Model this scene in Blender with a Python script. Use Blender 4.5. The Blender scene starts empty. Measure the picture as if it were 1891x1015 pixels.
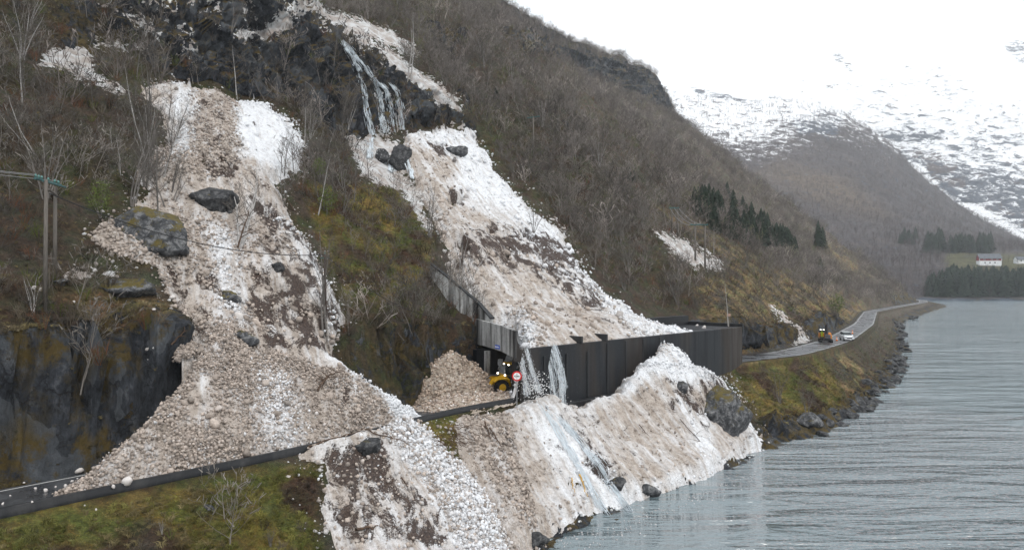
import bpy, bmesh, math, random
import numpy as np
from mathutils import Vector, Matrix
from mathutils.bvhtree import BVHTree
random.seed(7); RNG = np.random.default_rng(11)
R = math.radians
scn = bpy.context.scene
COL = scn.collection

# ------------------------------------------------------------------ camera
CAMZ, F, CX, CY = 20.5, 1350.0, 945.5, 512.0
cd = bpy.data.cameras.new('camera'); cam = bpy.data.objects.new('camera', cd); COL.objects.link(cam)
cd.sensor_width = 36; cd.lens = F / 1891 * 36; cd.clip_start = .3; cd.clip_end = 20000
cam.location = (0, 0, CAMZ); cam.rotation_euler = (R(90.19), 0, 0)
scn.camera = cam
scn.cycles.volume_bounces = 2
# ------------------------------------------------------------------ world, sun, exposure
SUN_EL, SUN_AZ = 48, 150        # azimuth measured clockwise from +Y
w = bpy.data.worlds.new('World'); scn.world = w; w.use_nodes = True
nt = w.node_tree; nt.nodes.clear()
wo = nt.nodes.new('ShaderNodeOutputWorld'); bg = nt.nodes.new('ShaderNodeBackground')
sky = nt.nodes.new('ShaderNodeTexSky'); sky.sky_type = 'NISHITA'; sky.sun_disc = False
sky.sun_elevation = R(SUN_EL); sky.sun_rotation = R(SUN_AZ); sky.air_density = 1; sky.dust_density = 4
mx = nt.nodes.new('ShaderNodeMix'); mx.data_type = 'RGBA'; mx.inputs['Factor'].default_value = .86
mx.inputs[7].default_value = (10.2, 10.6, 11.0, 1)       # even cloud cover
nt.links.new(sky.outputs[0], mx.inputs[6]); nt.links.new(mx.outputs[2], bg.inputs[0])
bg.inputs[1].default_value = .12
nt.links.new(bg.outputs[0], wo.inputs[0])
sl = bpy.data.lights.new('sun', 'SUN'); sl.energy = 1.1; sl.angle = R(14); sl.color = (1, .96, .9)
so = bpy.data.objects.new('sun', sl); COL.objects.link(so)
el, az = R(SUN_EL), R(SUN_AZ)
sdv = Vector((math.sin(az) * math.cos(el), math.cos(az) * math.cos(el), math.sin(el)))
so.rotation_euler = sdv.to_track_quat('Z', 'Y').to_euler()
scn.view_settings.view_transform = 'Standard'; scn.view_settings.look = 'None'
scn.view_settings.exposure = 0.18; scn.view_settings.gamma = 1

# ------------------------------------------------------------------ helpers
def tag(o, label=None, cat=None, group=None, kind=None):
    if label: o['label'] = label
    if cat: o['category'] = cat
    if group: o['group'] = group
    if kind: o['kind'] = kind
    return o
def link(name, me, mats=(), parent=None, smooth=False):
    o = bpy.data.objects.new(name, me); COL.objects.link(o)
    for m in (mats if isinstance(mats, (list, tuple)) else [mats]): me.materials.append(m)
    if smooth: me.polygons.foreach_set('use_smooth', np.ones(len(me.polygons), bool))
    if parent: o.parent = parent
    return o
def empty(name, loc, rz=0):
    o = bpy.data.objects.new(name, None); COL.objects.link(o); o.location = loc; o.rotation_euler = (0, 0, rz); o.empty_display_size = .2
    return o
def npmesh(name, V, Fc):
    """V (n,3), Fc (m,3) or (m,4) numpy"""
    me = bpy.data.meshes.new(name); V = np.ascontiguousarray(V, np.float32); Fc = np.ascontiguousarray(Fc, np.int32)
    k = Fc.shape[1]
    me.vertices.add(len(V)); me.vertices.foreach_set('co', V.ravel())
    me.loops.add(Fc.size); me.loops.foreach_set('vertex_index', Fc.ravel())
    me.polygons.add(len(Fc)); me.polygons.foreach_set('loop_start', np.arange(0, Fc.size, k, dtype=np.int32))
    me.update(calc_edges=True); me.validate()
    return me
def attr(me, name, a):
    if a.ndim == 1:
        at = me.attributes.new(name, 'FLOAT', 'POINT'); at.data.foreach_set('value', a.astype(np.float32))
    elif a.shape[1] == 3 and name != 'col':
        at = me.attributes.new(name, 'FLOAT_VECTOR', 'POINT'); at.data.foreach_set('vector', a.astype(np.float32).ravel())
    else:
        b = np.ones((len(a), 4), np.float32); b[:, :3] = a
        at = me.attributes.new(name, 'FLOAT_COLOR', 'POINT'); at.data.foreach_set('color', b.ravel())
def pix(P):
    y = np.maximum(P[..., 1], 1.0)
    u = CX + F * P[..., 0] / y; v = CY - F * (P[..., 2] - CAMZ) / y
    u = np.where(P[..., 1] < 1, -3000, u)
    return u, v
def at(u, v, Y):
    return Vector(((u - CX) / F * Y, Y, CAMZ - (v - CY) / F * Y))
# noise
def _h(x, y, z):
    n = (x.astype(np.uint32) * np.uint32(374761393) + y.astype(np.uint32) * np.uint32(668265263) + z.astype(np.uint32) * np.uint32(2147483647 - 58))
    n = (n ^ (n >> np.uint32(13))) * np.uint32(1274126177); n = n ^ (n >> np.uint32(16))
    return (n & np.uint32(0xffffff)).astype(np.float32) / float(0xffffff)
def vn(p):
    p = np.asarray(p, np.float32); i = np.floor(p); f = p - i; i = i.astype(np.int64) + 100000
    f = f * f * f * (f * (f * 6 - 15) + 10)
    x, y, z = i[..., 0], i[..., 1], i[..., 2]; fx, fy, fz = f[..., 0], f[..., 1], f[..., 2]
    def L(a, b, t): return a + (b - a) * t
    return 2 * L(L(L(_h(x, y, z), _h(x + 1, y, z), fx), L(_h(x, y + 1, z), _h(x + 1, y + 1, z), fx), fy),
                 L(L(_h(x, y, z + 1), _h(x + 1, y, z + 1), fx), L(_h(x, y + 1, z + 1), _h(x + 1, y + 1, z + 1), fx), fy), fz) - 1
def fbm(p, wl, octs=4, gain=.5, seed=0):
    p = np.asarray(p, np.float32) + seed * 37.7; a = 1; s = 0; t = 0; f = 1 / wl
    for o in range(octs): s = s + a * vn(p * f + o * 17.3); t += a; a *= gain; f *= 2.03
    return s / t
def ridged(p, wl, octs=4, seed=0):
    p = np.asarray(p, np.float32) + seed * 37.7; a = 1; s = 0; t = 0; f = 1 / wl
    for o in range(octs): s = s + a * (1 - 2 * np.abs(vn(p * f + o * 11.1))); t += a; a *= .5; f *= 2.1
    return s / t
def facets(P, size, seed=0):
    """broken-rock relief: each cell is a tilted plane with its own height"""
    q = P / size + seed * 13.1; i = np.floor(q).astype(np.int64) + 1000; best = np.full(len(P), 1e9, np.float32); out = np.zeros(len(P), np.float32)
    for dx in (-1, 0, 1):
        for dy in (-1, 0, 1):
            for dz in (-1, 0, 1):
                x, y, z = i[:, 0] + dx, i[:, 1] + dy, i[:, 2] + dz
                a, b, c_ = _h(x, y, z), _h(x + 77, y, z), _h(x, y + 91, z)
                v = q - np.stack([x - 1000 + a, y - 1000 + b, z - 1000 + c_], 1); dd = (v * v).sum(1)
                t = _h(x, y, z + 55) - .5 + .9 * (v[:, 0] * (b - .5) + v[:, 1] * (c_ - .5) + v[:, 2] * (a - .5)) * 1.6
                m = dd < best; best = np.where(m, dd, best); out = np.where(m, t, out)
    return out
def ss(a, b, x):
    t = np.clip((x - a) / (b - a), 0, 1); return t * t * (3 - 2 * t)
def psd(u, v, poly):
    """signed distance to polygon in pixels, positive inside"""
    px = np.array([p[0] for p in poly], float); py = np.array([p[1] for p in poly], float)
    u = u.astype(np.float32); v = v.astype(np.float32)
    best = np.full(u.shape, 1e9, np.float32); ins = np.zeros(u.shape, bool)
    for k in range(len(px)):
        ax, ay, bx, by = px[k], py[k], px[k - 1], py[k - 1]
        dx, dy = bx - ax, by - ay; L = dx * dx + dy * dy + 1e-9
        t = np.clip(((u - ax) * dx + (v - ay) * dy) / L, 0, 1)
        d = (u - ax - t * dx) ** 2 + (v - ay - t * dy) ** 2
        best = np.minimum(best, d)
        c = ((ay > v) != (by > v)) & (u < (bx - ax) * (v - ay) / (by - ay + 1e-9) + ax)
        ins ^= c
    return np.where(ins, 1, -1) * np.sqrt(best)
def psdm(u, v, polys):
    r = np.full(u.shape, -1e9, np.float32)
    for p in polys: r = np.maximum(r, psd(u, v, p))
    return r
def gsm(a, sig):
    """gaussian smoothing along axis 0"""
    if sig <= 0: return a
    k = int(sig * 3) + 1; x = np.arange(-k, k + 1); g = np.exp(-x * x / (2 * sig * sig)); g /= g.sum()
    b = np.concatenate([np.repeat(a[:1], k, 0), a, np.repeat(a[-1:], k, 0)], 0)
    return sum(g[i] * b[i:i + len(a)] for i in range(len(g)))

# ------------------------------------------------------------------ material helpers
class NB:
    def __init__(s, name):
        s.m = bpy.data.materials.new(name); s.m.use_nodes = True; s.t = s.m.node_tree; s.t.nodes.clear()
        s.out = s.n('ShaderNodeOutputMaterial'); s.bsdf = s.n('ShaderNodeBsdfPrincipled'); s.l(s.bsdf.outputs[0], s.out.inputs[0])
        s.bsdf.inputs['Roughness'].default_value = .85; s.bsdf.inputs['Specular IOR Level'].default_value = .3
    def n(s, t, **k):
        n = s.t.nodes.new(t)
        for a, b in k.items(): setattr(n, a, b)
        return n
    def l(s, a, b): s.t.links.new(a, b)
    def pos(s):
        if not hasattr(s, '_g'): s._g = s.n('ShaderNodeNewGeometry').outputs['Position']
        return s._g
    def obj(s):
        if not hasattr(s, '_o'): s._o = s.n('ShaderNodeTexCoord').outputs['Object']
        return s._o
    def attr(s, name, kind='Fac'): return s.n('ShaderNodeAttribute', attribute_name=name).outputs[kind]
    def map(s, v, scale):
        m = s.n('ShaderNodeMapping'); m.inputs['Scale'].default_value = scale; s.l(v, m.inputs[0]); return m.outputs[0]
    def noise(s, v, scale, det=4, rough=.6, dist=0):
        n = s.n('ShaderNodeTexNoise'); n.inputs['Scale'].default_value = scale; n.inputs['Detail'].default_value = det
        n.inputs['Roughness'].default_value = rough; n.inputs['Distortion'].default_value = dist; s.l(v, n.inputs['Vector']); return n.outputs[0]
    def vor(s, v, scale, feat='F1', out=0, rnd=1):
        n = s.n('ShaderNodeTexVoronoi', feature=feat); n.inputs['Scale'].default_value = scale; n.inputs['Randomness'].default_value = rnd
        s.l(v, n.inputs['Vector']); return n.outputs[out]
    def ramp(s, f, pts):
        n = s.n('ShaderNodeValToRGB'); e = n.color_ramp.elements
        while len(e) < len(pts): e.new(.5)
        for q, (p, c) in zip(e, pts):
            q.position = p; q.color = (c if isinstance(c, (tuple, list)) else (c, c, c)) [:3] + (1,) if not isinstance(c, (int, float)) else (c, c, c, 1)
        s.l(f, n.inputs[0]); return n.outputs[0]
    def mix(s, f, a, b, bt='MIX'):
        n = s.n('ShaderNodeMix', data_type='RGBA', blend_type=bt)
        for k, x in ((0, f), (6, a), (7, b)):
            if hasattr(x, 'links'): s.l(x, n.inputs[k])
            elif k == 0: n.inputs[0].default_value = x
            else: n.inputs[k].default_value = tuple(x)[:3] + (1,)
        return n.outputs[2]
    def math(s, op, a, b=0, c=None):
        n = s.n('ShaderNodeMath', operation=op)
        for k, x in enumerate((a, b, c)):
            if x is None: continue
            if hasattr(x, 'links'): s.l(x, n.inputs[k])
            else: n.inputs[k].default_value = x
        return n.outputs[0]
    def mr(s, f, a, b, c=0, d=1):
        n = s.n('ShaderNodeMapRange')
        for k, x in enumerate((a, b, c, d)): n.inputs[k + 1].default_value = x
        s.l(f, n.inputs[0]); return n.outputs[0]
    def bump(s, h, st=.5, dist=.1, nrm=None):
        n = s.n('ShaderNodeBump'); n.inputs['Strength'].default_value = st; n.inputs['Distance'].default_value = dist
        s.l(h, n.inputs['Height'])
        if nrm is not None: s.l(nrm, n.inputs['Normal'])
        return n.outputs[0]
    def base(s, c):
        if hasattr(c, 'links'): s.l(c, s.bsdf.inputs['Base Color'])
        else: s.bsdf.inputs['Base Color'].default_value = tuple(c)[:3] + (1,)
    def nrm(s, n): s.l(n, s.bsdf.inputs['Normal'])
    def rough(s, r):
        if hasattr(r, 'links'): s.l(r, s.bsdf.inputs['Roughness'])
        else: s.bsdf.inputs['Roughness'].default_value = r
def simple(name, c, rough=.6, var=.25, scale=6, metal=0, bump=0, streak=None):
    b = NB(name); v = b.obj()
    if streak: v = b.map(v, streak)
    n = b.noise(v, scale, 5)
    lo = tuple(x * (1 - var) for x in c); hi = tuple(min(1, x * (1 + var)) for x in c)
    b.base(b.ramp(n, [(.3, lo), (.7, hi)])); b.rough(rough); b.bsdf.inputs['Metallic'].default_value = metal
    if bump: b.nrm(b.bump(n, .6, bump))
    return b.m

# ground: vertex colour + crisp rock / old snow from attributes
def ground_mat():
    b = NB('hillside_ground'); p = b.pos(); col = b.attr('col', 'Color')
    n1 = b.noise(p, 2.6, 5, .7); n2 = b.noise(p, .55, 4, .6); n3 = b.noise(p, 9, 3, .7)
    veg = b.mix(1, col, b.ramp(n1, [(.25, .35), (.5, .95), (.75, 1.75)]), 'MULTIPLY')
    veg = b.mix(b.mr(n3, .52, .68), veg, b.mix(1, veg, (1.9, 1.7, 1.45), 'MULTIPLY'))
    tint = b.mix(b.mr(n2, .45, .6), (1.15, .92, .8), (.9, 1.06, .75))
    veg = b.mix(1, veg, tint, 'MULTIPLY')
    # rock: fractured, wet dark with pale faces and moss
    pr = b.map(p, (1, 1, .55)); d = b.noise(pr, .7, 4, .6)
    vo = b.n('ShaderNodeTexVoronoi', feature='F1'); vo.inputs['Scale'].default_value = .55; b.l(pr, vo.inputs['Vector'])
    cell = b.noise(pr, 1.4, 7, .72, 0)
    big = b.noise(p, .16, 4, .6, .5)
    rc = b.ramp(b.math('ADD', b.math('MULTIPLY', cell, .75), b.math('MULTIPLY', big, .28)), [(.36, (.006, .007, .009)), (.46, (.022, .025, .03)), (.57, (.045, .05, .06)), (.68, (.12, .128, .14)), (.78, (.22, .23, .24))])
    dn_ = b.n('ShaderNodeTexNoise'); dn_.inputs['Scale'].default_value = .8; dn_.inputs['Detail'].default_value = 5; b.l(p, dn_.inputs['Vector'])
    dv_ = b.n('ShaderNodeVectorMath', operation='MULTIPLY_ADD'); b.l(dn_.outputs[1], dv_.inputs[0]); dv_.inputs[1].default_value = (2.6, 2.6, 2.6); b.l(b.map(p, (1, 1, .6)), dv_.inputs[2])
    crk = b.vor(dv_.outputs[0], .5, 'DISTANCE_TO_EDGE'); rc = b.mix(b.mr(crk, 0, .05, .7, 0), rc, (.006, .006, .007))
    
    dk_ = b.n('ShaderNodeVectorMath', operation='MULTIPLY_ADD'); b.l(dn_.outputs[1], dk_.inputs[0]); dk_.inputs[1].default_value = (1.0, 1.0, 1.0); b.l(b.map(p, (1, 1, .7)), dk_.inputs[2])
    vc_ = b.n('ShaderNodeTexVoronoi', feature='F1'); vc_.inputs['Scale'].default_value = .42; b.l(dk_.outputs[0], vc_.inputs['Vector']); sp_ = b.n('ShaderNodeSeparateColor'); b.l(vc_.outputs[1], sp_.inputs[0])
    rc = b.mix(b.math('MULTIPLY', b.mr(sp_.outputs[0], .72, .80), .5), rc, b.mix(cell, (.045, .052, .06), (.20, .215, .23)))
    moss = b.mr(b.noise(p, .42, 6, .75), .46, .56)
    gz = b.n('ShaderNodeSeparateXYZ'); b.l(b.n('ShaderNodeNewGeometry').outputs['Normal'], gz.inputs[0])
    moss = b.math('MULTIPLY', moss, b.mr(gz.outputs[2], .22, .45))
    rc = b.mix(moss, rc, b.mix(n1, (.03, .028, .010), (.15, .10, .03)))
    rk = b.math('ADD', b.attr('rock'), b.mr(b.noise(p, 1.1, 6, .7), .3, .7, -1.6, 1.6))
    rk = b.mr(rk, -.12, .12)
    c = b.mix(rk, veg, rc)
    sn = b.math('ADD', b.attr('snow'), b.mr(b.noise(p, 1.3, 6, .62), .3, .7, -1.1, 1.1))
    sn = b.mr(sn, -.05, .05)
    sc = b.mix(b.mr(n2, .4, .6), (.5, .44, .4), (.78, .78, .78))
    c = b.mix(sn, c, sc)
    # soil at the water's edge
    b.base(c)
    h = b.math('ADD', b.math('MULTIPLY', n1, 1.0), b.math('MULTIPLY', n3, .5))
    hr = b.math('MULTIPLY', b.math('ADD', cell, vo.outputs[0]), 1.6)
    hh = b.n('ShaderNodeMix'); b.l(rk, hh.inputs[0]); b.l(h, hh.inputs[2]); b.l(hr, hh.inputs[3])
    b.nrm(b.bump(hh.outputs[0], 1, .5)); b.rough(.8)
    b.bsdf.inputs['Specular IOR Level'].default_value = .25
    return b.m
def snow_mat(name='avalanche_snow'):
    b = NB(name); p = b.pos(); uv = b.attr('flow', 'Vector')
    wh = b.attr('white'); dirt = b.attr('dirt')
    st = b.noise(b.map(uv, (1.1, .16, 1)), 1, 6, .65, .4)
    n1 = b.noise(p, 1.7, 6, .7); n2 = b.noise(p, .3, 4, .55); n3 = b.noise(p, 10, 3, .75)
    wf = b.math('ADD', wh, b.mr(b.math('ADD', b.math('MULTIPLY', st, .7), b.math('MULTIPLY', n2, .3)), .35, .65, -.75, .75))
    wf = b.mr(wf, -.1, 1.1)
    dirty = b.ramp(n1, [(.28, (.175, .143, .118)), (.45, (.36, .308, .265)), (.6, (.48, .42, .37)), (.8, (.66, .61, .56))])
    clean = b.ramp(n1, [(.25, (.50, .49, .49)), (.5, (.76, .77, .79)), (.8, (.85, .88, .91))])
    c = b.mix(wf, dirty, clean)
    c = b.mix(b.mr(n3, .56, .78, 0, .5), c, (.17, .135, .115))
    dp = b.noise(b.map(uv, (.55, .34, 1)), 1, 8, .70, .5)
    df = b.math('ADD', dirt, b.mr(dp, .3, .7, -1, 1))
    litter = b.ramp(b.noise(p, 6, 5, .7), [(.3, (.010, .008, .007)), (.5, (.05, .032, .026)), (.75, (.13, .09, .065))])
    dm = b.math('MULTIPLY', b.mr(b.math('ADD', df, b.mr(n3, .3, .7, -.3, .3)), -.07, .10), .96)
    c = b.mix(dm, c, litter)
    b.base(c); b.rough(.75)
    v = b.vor(p, 5.5, out=0)
    h = b.math('ADD', b.math('MULTIPLY', v, -.7), b.math('ADD', b.math('MULTIPLY', n1, 1.2), b.math('MULTIPLY', st, 1.5)))
    h = b.math('ADD', h, b.math('MULTIPLY', dm, .4))
    b.nrm(b.bump(h, .8, .22))
    b.bsdf.inputs['Specular IOR Level'].default_value = .2
    return b.m
M_GROUND = ground_mat(); M_SNOW = snow_mat()
# ------------------------------------------------------------------ main hillside: sections along the road
# station: (P outer road edge, road z, section azimuth from +Y towards -X, rows [(n,z)...])
# rows: 0 lake bed, 1 shoreline, 2 parapet foot, 3 road edge, 4 inner road edge, 5 cliff foot, 6 cliff top, 7 mid, 8 upper cliff foot,
#       9 upper cliff top, 10, 11, 12 ridge, 13, 14 behind
def st(px, py, rz, az, shore, low, r5, r6, r7, r8, r9, r10, r11, r12, road_w=6, drop=1.2):
    r = [(shore - 14, -8), (shore, -.15), (low, rz - drop), (low + .25, rz - .12), (road_w, rz - .12), r5, r6, r7, r8, r9, r10, r11, r12,
         (r12[0] + 45, r12[1] - 2), (r12[0] + 120, r12[1] - 40)]
    return (px, py, rz, az, r)
ST = [
 st(-50.6, 4.0, 8.35, 30, -16, -.6, (7, 8), (9, 17), (33, 33), (58, 47), (63, 56), (115, 95), (160, 126), (172, 140), drop=.22),
 st(-26.3, 37.5, 8.35, 30, -16, -.6, (7, 8), (9, 17.6), (33, 33), (58, 47), (63, 57), (115, 96), (160, 126), (172, 140), drop=.22),
 st(-20.5, 44.3, 8.35, 30, -16, -.6, (7, 8), (9.2, 17.4), (33, 32.5), (58, 47.5), (64, 59), (115, 97), (160, 128), (172, 140), drop=.22),
 st(-14.9, 50.6, 8.35, 29, -16, -.6, (7, 8), (10, 13.6), (33, 31), (58, 47.8), (64, 60), (115, 98), (160, 128), (172, 140), drop=.22),
 st(-10.2, 58.0, 8.35, 29, -15, -.6, (7, 8), (9.6, 13.8), (33, 31), (58, 48), (64, 61), (115, 98), (160, 128), (172, 140), drop=.22),
 st(-6.0, 66.0, 8.25, 29, -14, -.6, (7, 8), (9, 16.6), (32, 31), (56, 48), (63, 62), (115, 99), (160, 130), (172, 142), drop=.22),
 st(0.3, 74.0, 8, 30, -13.5, -.6, (8.6, 8), (9.2, 15), (31, 30), (54, 47.5), (61, 62), (115, 102), (160, 132), (172, 144)),
 st(17.0, 91.0, 8, 33, -13.5, -.6, (8.6, 8), (9.2, 13.4), (31, 30), (54, 47), (61, 61), (115, 103), (160, 134), (172, 145)),
 st(33.7, 108.0, 8, 38, -13, -.6, (8.6, 8), (9.2, 13.4), (31, 30), (54, 48), (61, 54), (115, 104), (160, 136), (172, 146)),
  st(47.0, 117.5, 8, 42, -8.5, -.8, (7.6, 8.2), (9.5, 14), (31, 30), (56, 50), (62, 55.5), (115, 104), (160, 138), (174, 148)),
 st(59.0, 134.0, 7.8, 45, -7.5, -.8, (7.5, 8.2), (10, 11.8), (32, 29), (58, 52), (64, 57.5), (118, 106), (160, 140), (176, 150)),
 st(70.5, 151.0, 7.5, 49, -7.5, -.8, (7, 7.8), (9, 10.5), (32, 29), (60, 54), (66, 60), (120, 107), (160, 141), (177, 152)),
 st(108.0, 218.0, 6.5, 52, -8, -.8, (7, 6.6), (10, 8.5), (34, 28), (64, 56), (70, 62), (125, 112), (160, 142), (172, 158)),
 st(165.0, 330.0, 5, 55, -9, -.8, (7, 5.1), (10, 7.5), (38, 31), (76, 66), (82, 72), (130, 114), (169, 144), (176, 168)),
 st(210.0, 398.0, 4, 56, -11, -.8, (7, 4.1), (10, 7), (40, 33), (80, 70), (86, 76), (130, 116), (172, 148), (180, 174)),
 st(250.0, 455.0, 3.4, 57, -11, -.8, (7, 3.5), (11, 8), (42, 35), (84, 73), (90, 79), (134, 119), (174, 150), (182, 179)),
 st(271.0, 484.0, 3.2, 57, -11, -.8, (7, 3.3), (11, 8), (44, 36), (85, 72), (91, 78), (135, 120), (176, 150), (183, 177), drop=.5),
 st(292.0, 513.0, 3, 57, -12, -.8, (7, 3.1), (12, 9), (46, 38), (86, 70), (92, 76), (136, 108), (172, 138), (182, 149)),
 st(318.0, 560.0, 3, 62, -12, -.8, (7, 3.1), (13, 5), (46, 18), (86, 36), (92, 40), (136, 66), (172, 88), (182, 100)),
 st(330.0, 620.0, 3, 75, -12, -.8, (7, 3.1), (13, 4), (46, 8), (86, 14), (92, 16), (136, 30), (172, 40), (182, 46)),
]
PX = np.array([s[0] for s in ST]); PY = np.array([s[1] for s in ST])
SK = np.concatenate([[0], np.cumsum(np.hypot(np.diff(PX), np.diff(PY)))]); SK = SK - SK[1]      # s = 0 at the second station
TAB = np.array([[s[0], s[1], s[2], s[3]] + [q for r in s[4] for q in r] for s in ST])
sd_ = np.arange(SK[0], SK[-1], 1.0)
DEN = np.stack([np.interp(sd_, SK, TAB[:, k]) for k in range(TAB.shape[1])], 1)
DEN = np.concatenate([gsm(DEN[:, :4], 4.5), gsm(DEN[:, 4:], 3.0)], 1)
_x = np.stack([sd_, 0 * sd_, 0 * sd_], 1)
for r_i, an, az_ in ((6, 1.0, 1.8), (8, 2.0, 2.0), (9, 2.5, 3.5), (5, .5, 0)):
    m = np.ones(len(sd_))
    if r_i in (5, 6): m = 1 - ss(38, 46, sd_) * ss(112, 100, sd_)
    DEN[:, 4 + 2 * r_i] += an * m * (1.4 * fbm(_x, 9, 3, seed=200 + r_i) + (.8 if r_i in (5, 6) else 0)); DEN[:, 5 + 2 * r_i] += az_ * m * 1.6 * fbm(_x, 11, 3, seed=220 + r_i)
def table(s): return np.stack([np.interp(s, sd_, DEN[:, k]) for k in range(DEN.shape[1])], 1)
def road_pt(s, n, z=None):
    t = table(np.array([float(s)]))[0]; a = R(t[3])
    return Vector((t[0] - n * math.sin(a), t[1] + n * math.cos(a), t[2] if z is None else z))
S_END = SK[-1] - 2
def s_samples(a, b, fine=.27, k=.0022):
    out = [a]
    while out[-1] < b:
        t = out[-1]; d = fine if t < 105 else fine + (t - 105) * k * 2.2
        out.append(t + min(d, 1.7))
    return np.array(out)
def sections(S, rows_of, counts):
    """grid of positions (len(S), nt, 3) plus n coordinate; rows_of(table)->list of (n array,z array)"""
    T = table(S); rows = rows_of(T); a = np.radians(T[:, 3]); dx, dy = -np.sin(a), np.cos(a)
    N, Z, TT = [], [], []
    acc = 0
    for k, c in enumerate(counts):
        n0, z0 = rows[k]; n1, z1 = rows[k + 1]
        f = np.arange(c) / c
        for q in f: N.append(n0 + (n1 - n0) * q); Z.append(z0 + (z1 - z0) * q)
    N.append(rows[-1][0]); Z.append(rows[-1][1])
    N = np.stack(N, 1); Z = np.stack(Z, 1)
    P = np.stack([T[:, 0:1] + N * dx[:, None], T[:, 1:2] + N * dy[:, None], Z], -1)
    return P, N
def gnormals(P):
    a = np.gradient(P, axis=0); b = np.gradient(P, axis=1); n = np.cross(a, b)
    n /= np.linalg.norm(n, axis=-1, keepdims=True) + 1e-9
    return n
def gfaces(ns, nt, keep=None):
    i = np.arange(ns * nt).reshape(ns, nt)
    q = np.stack([i[:-1, :-1], i[1:, :-1], i[1:, 1:], i[:-1, 1:]], -1).reshape(-1, 4)
    if keep is not None:
        kf = keep.ravel(); q = q[kf[q].any(1)]
        used = np.zeros(ns * nt, bool); used[q.ravel()] = True
        idx = np.cumsum(used) - 1; return idx[q], used
    return q, None

# ---- outlines read off the place (in photograph pixels) of what covers the hillside
SNOW_A = [[(285,142),(330,138),(380,150),(440,175),(480,178),(520,205),(560,245),(548,300),(520,330),(548,380),(572,430),(602,480),(642,545),(622,590),(632,625),
  (655,640),(700,682),(760,722),(800,752),(775,800),(690,830),(545,862),(230,930),(90,940),(78,886),(130,842),(230,752),(310,665),(338,610),(306,560),(280,522),(205,500),(152,460),(200,412),(262,350),(238,330),(255,290),(298,250),(285,205),(245,158)]]
SNOW_AL = [[(548,815),(560,790),(690,760),(757,735),(790,790),(830,830),(878,862),(912,905),(960,1015),(985,1300),(600,1300),(598,1015),(578,940),(590,868),(548,850)]]
SNOW_B = [[(745,237),(800,232),(850,227),(880,240),(892,270),(920,312),(962,355),(1040,420),(1062,462),(1130,532),(1200,572),(1275,580),(1312,598),(1305,690),(960,720),(935,606),(905,586),(855,530),(815,490),(826,452),(798,400),(776,345),(740,300),(728,262)]]
SNOW_C = [[(838,757),(900,742),(955,725),(990,702),(1012,702),(1050,735),(1072,735),(1105,712),(1170,670),(1235,590),(1300,660),(1342,700),(1368,742),(1400,780),(1412,822),(1350,862),(1292,892),(1235,934),(1160,948),(1090,960),(1040,990),(1000,1005),(960,1100),(912,1040),(876,925),(846,862),(828,800)]]
SNOW_MISC = [[(530,8),(560,12),(600,28),(660,38),(720,58),(778,95),(765,104),(700,82),(640,62),(600,45),(550,22)],
  [(1207,424),(1232,432),(1262,446),(1300,470),(1330,494),(1322,500),(1290,492),(1262,478),(1230,452)],
  [(1416,560),(1440,570),(1462,592),(1484,612),(1496,640),(1470,640),(1476,618),(1452,598),(1432,578)],
  [(118,512),(138,502),(168,506),(168,518),(140,524)],[(185,512),(205,508),(208,520),(188,520)],
  [(90,90),(165,85),(170,130),(200,150),(235,168),(215,170),(160,150),(120,130),(75,125)],
  [(425,66),(480,40),(530,18),(560,34),(520,52),(470,72),(440,82)],[(690,82),(740,104),(800,156),(852,205),(830,206),(770,168),(715,128)],[(600,40),(660,60),(700,90),(680,92),(640,74),(600,56)],
  [(735,118),(760,125),(800,150),(845,185),(830,190),(790,165),(745,140)],
  [(640,250),(700,255),(735,262),(742,300),(700,330),(670,320),(655,290)],[(700,300),(745,300),(800,420),(790,440),(770,400),(740,350),(690,330)]]
ROCK = [[(-200,700),(0,640),(80,605),(150,582),(250,586),(310,590),(337,612),(310,668),(180,800),(80,886),(0,905),(-200,950)],
  [(630,585),(700,590),(760,596),(850,600),(870,650),(800,702),(758,722),(690,672),(636,622)],
  [(200,20),(300,-20),(560,-10),(600,50),(640,75),(700,110),(745,140),(800,175),(860,225),(790,232),(745,240),(640,262),(560,205),(520,178),(440,168),(400,142),(290,136),(300,95),(200,60)],
  [(900,62),(960,72),(1000,78),(1090,105),(1160,120),(1215,148),(1235,200),(1180,192),(1120,162),(1060,130),(960,108)],
  [(770,20),(860,60),(830,110),(790,80)],
  [(1368,602),(1450,600),(1478,632),(1440,648),(1368,650)],[(1480,588),(1530,584),(1572,600),(1575,628),(1490,638)],
  [(1640,545),(1700,535),(1705,560),(1650,565)],
  [(1300,725),(1352,728),(1392,790),(1380,815),(1310,790)],[(1420,770),(1530,760),(1560,790),(1420,860),(1330,880)],
  [(1520,196),(1600,210),(1590,240),(1500,230)]]
GRASSY = [[(1200,395),(1260,420),(1340,500),(1420,560),(1520,600),(1600,590),(1600,560),(1480,520),(1400,480),(1300,420),(1215,380)],
  [(1370,650),(1560,650),(1620,700),(1600,760),(1500,760),(1400,740),(1330,670)],[(1290,520),(1350,500),(1480,560),(1500,600),(1370,600),(1280,600)],
  [(0,590),(60,560),(180,540),(300,560),(310,590),(150,585),(0,645)],[(1530,440),(1560,450),(1600,520),(1560,500),(1530,470)]]
MOSSY = [[(-300,940),(220,905),(545,850),(592,850),(580,930),(600,1015),(600,1300),(-300,1300)],[(560,340),(640,330),(760,350),(800,420),(790,500),(700,560),(640,545),(600,470)],[(755,770),(845,765),(900,905),(870,862)],
  [(1330,680),(1520,650),(1560,740),(1540,775),(1420,790)]]
REDDISH = [[(0,440),(110,460),(200,540),(300,600),(300,620),(150,600),(0,560)],[(640,560),(760,590),(860,640),(850,680),(760,600),(650,590)],[(1130,540),(1200,560),(1300,590),(1260,520),(1150,470)],[(0,150),(90,170),(60,320),(0,330)]]

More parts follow.
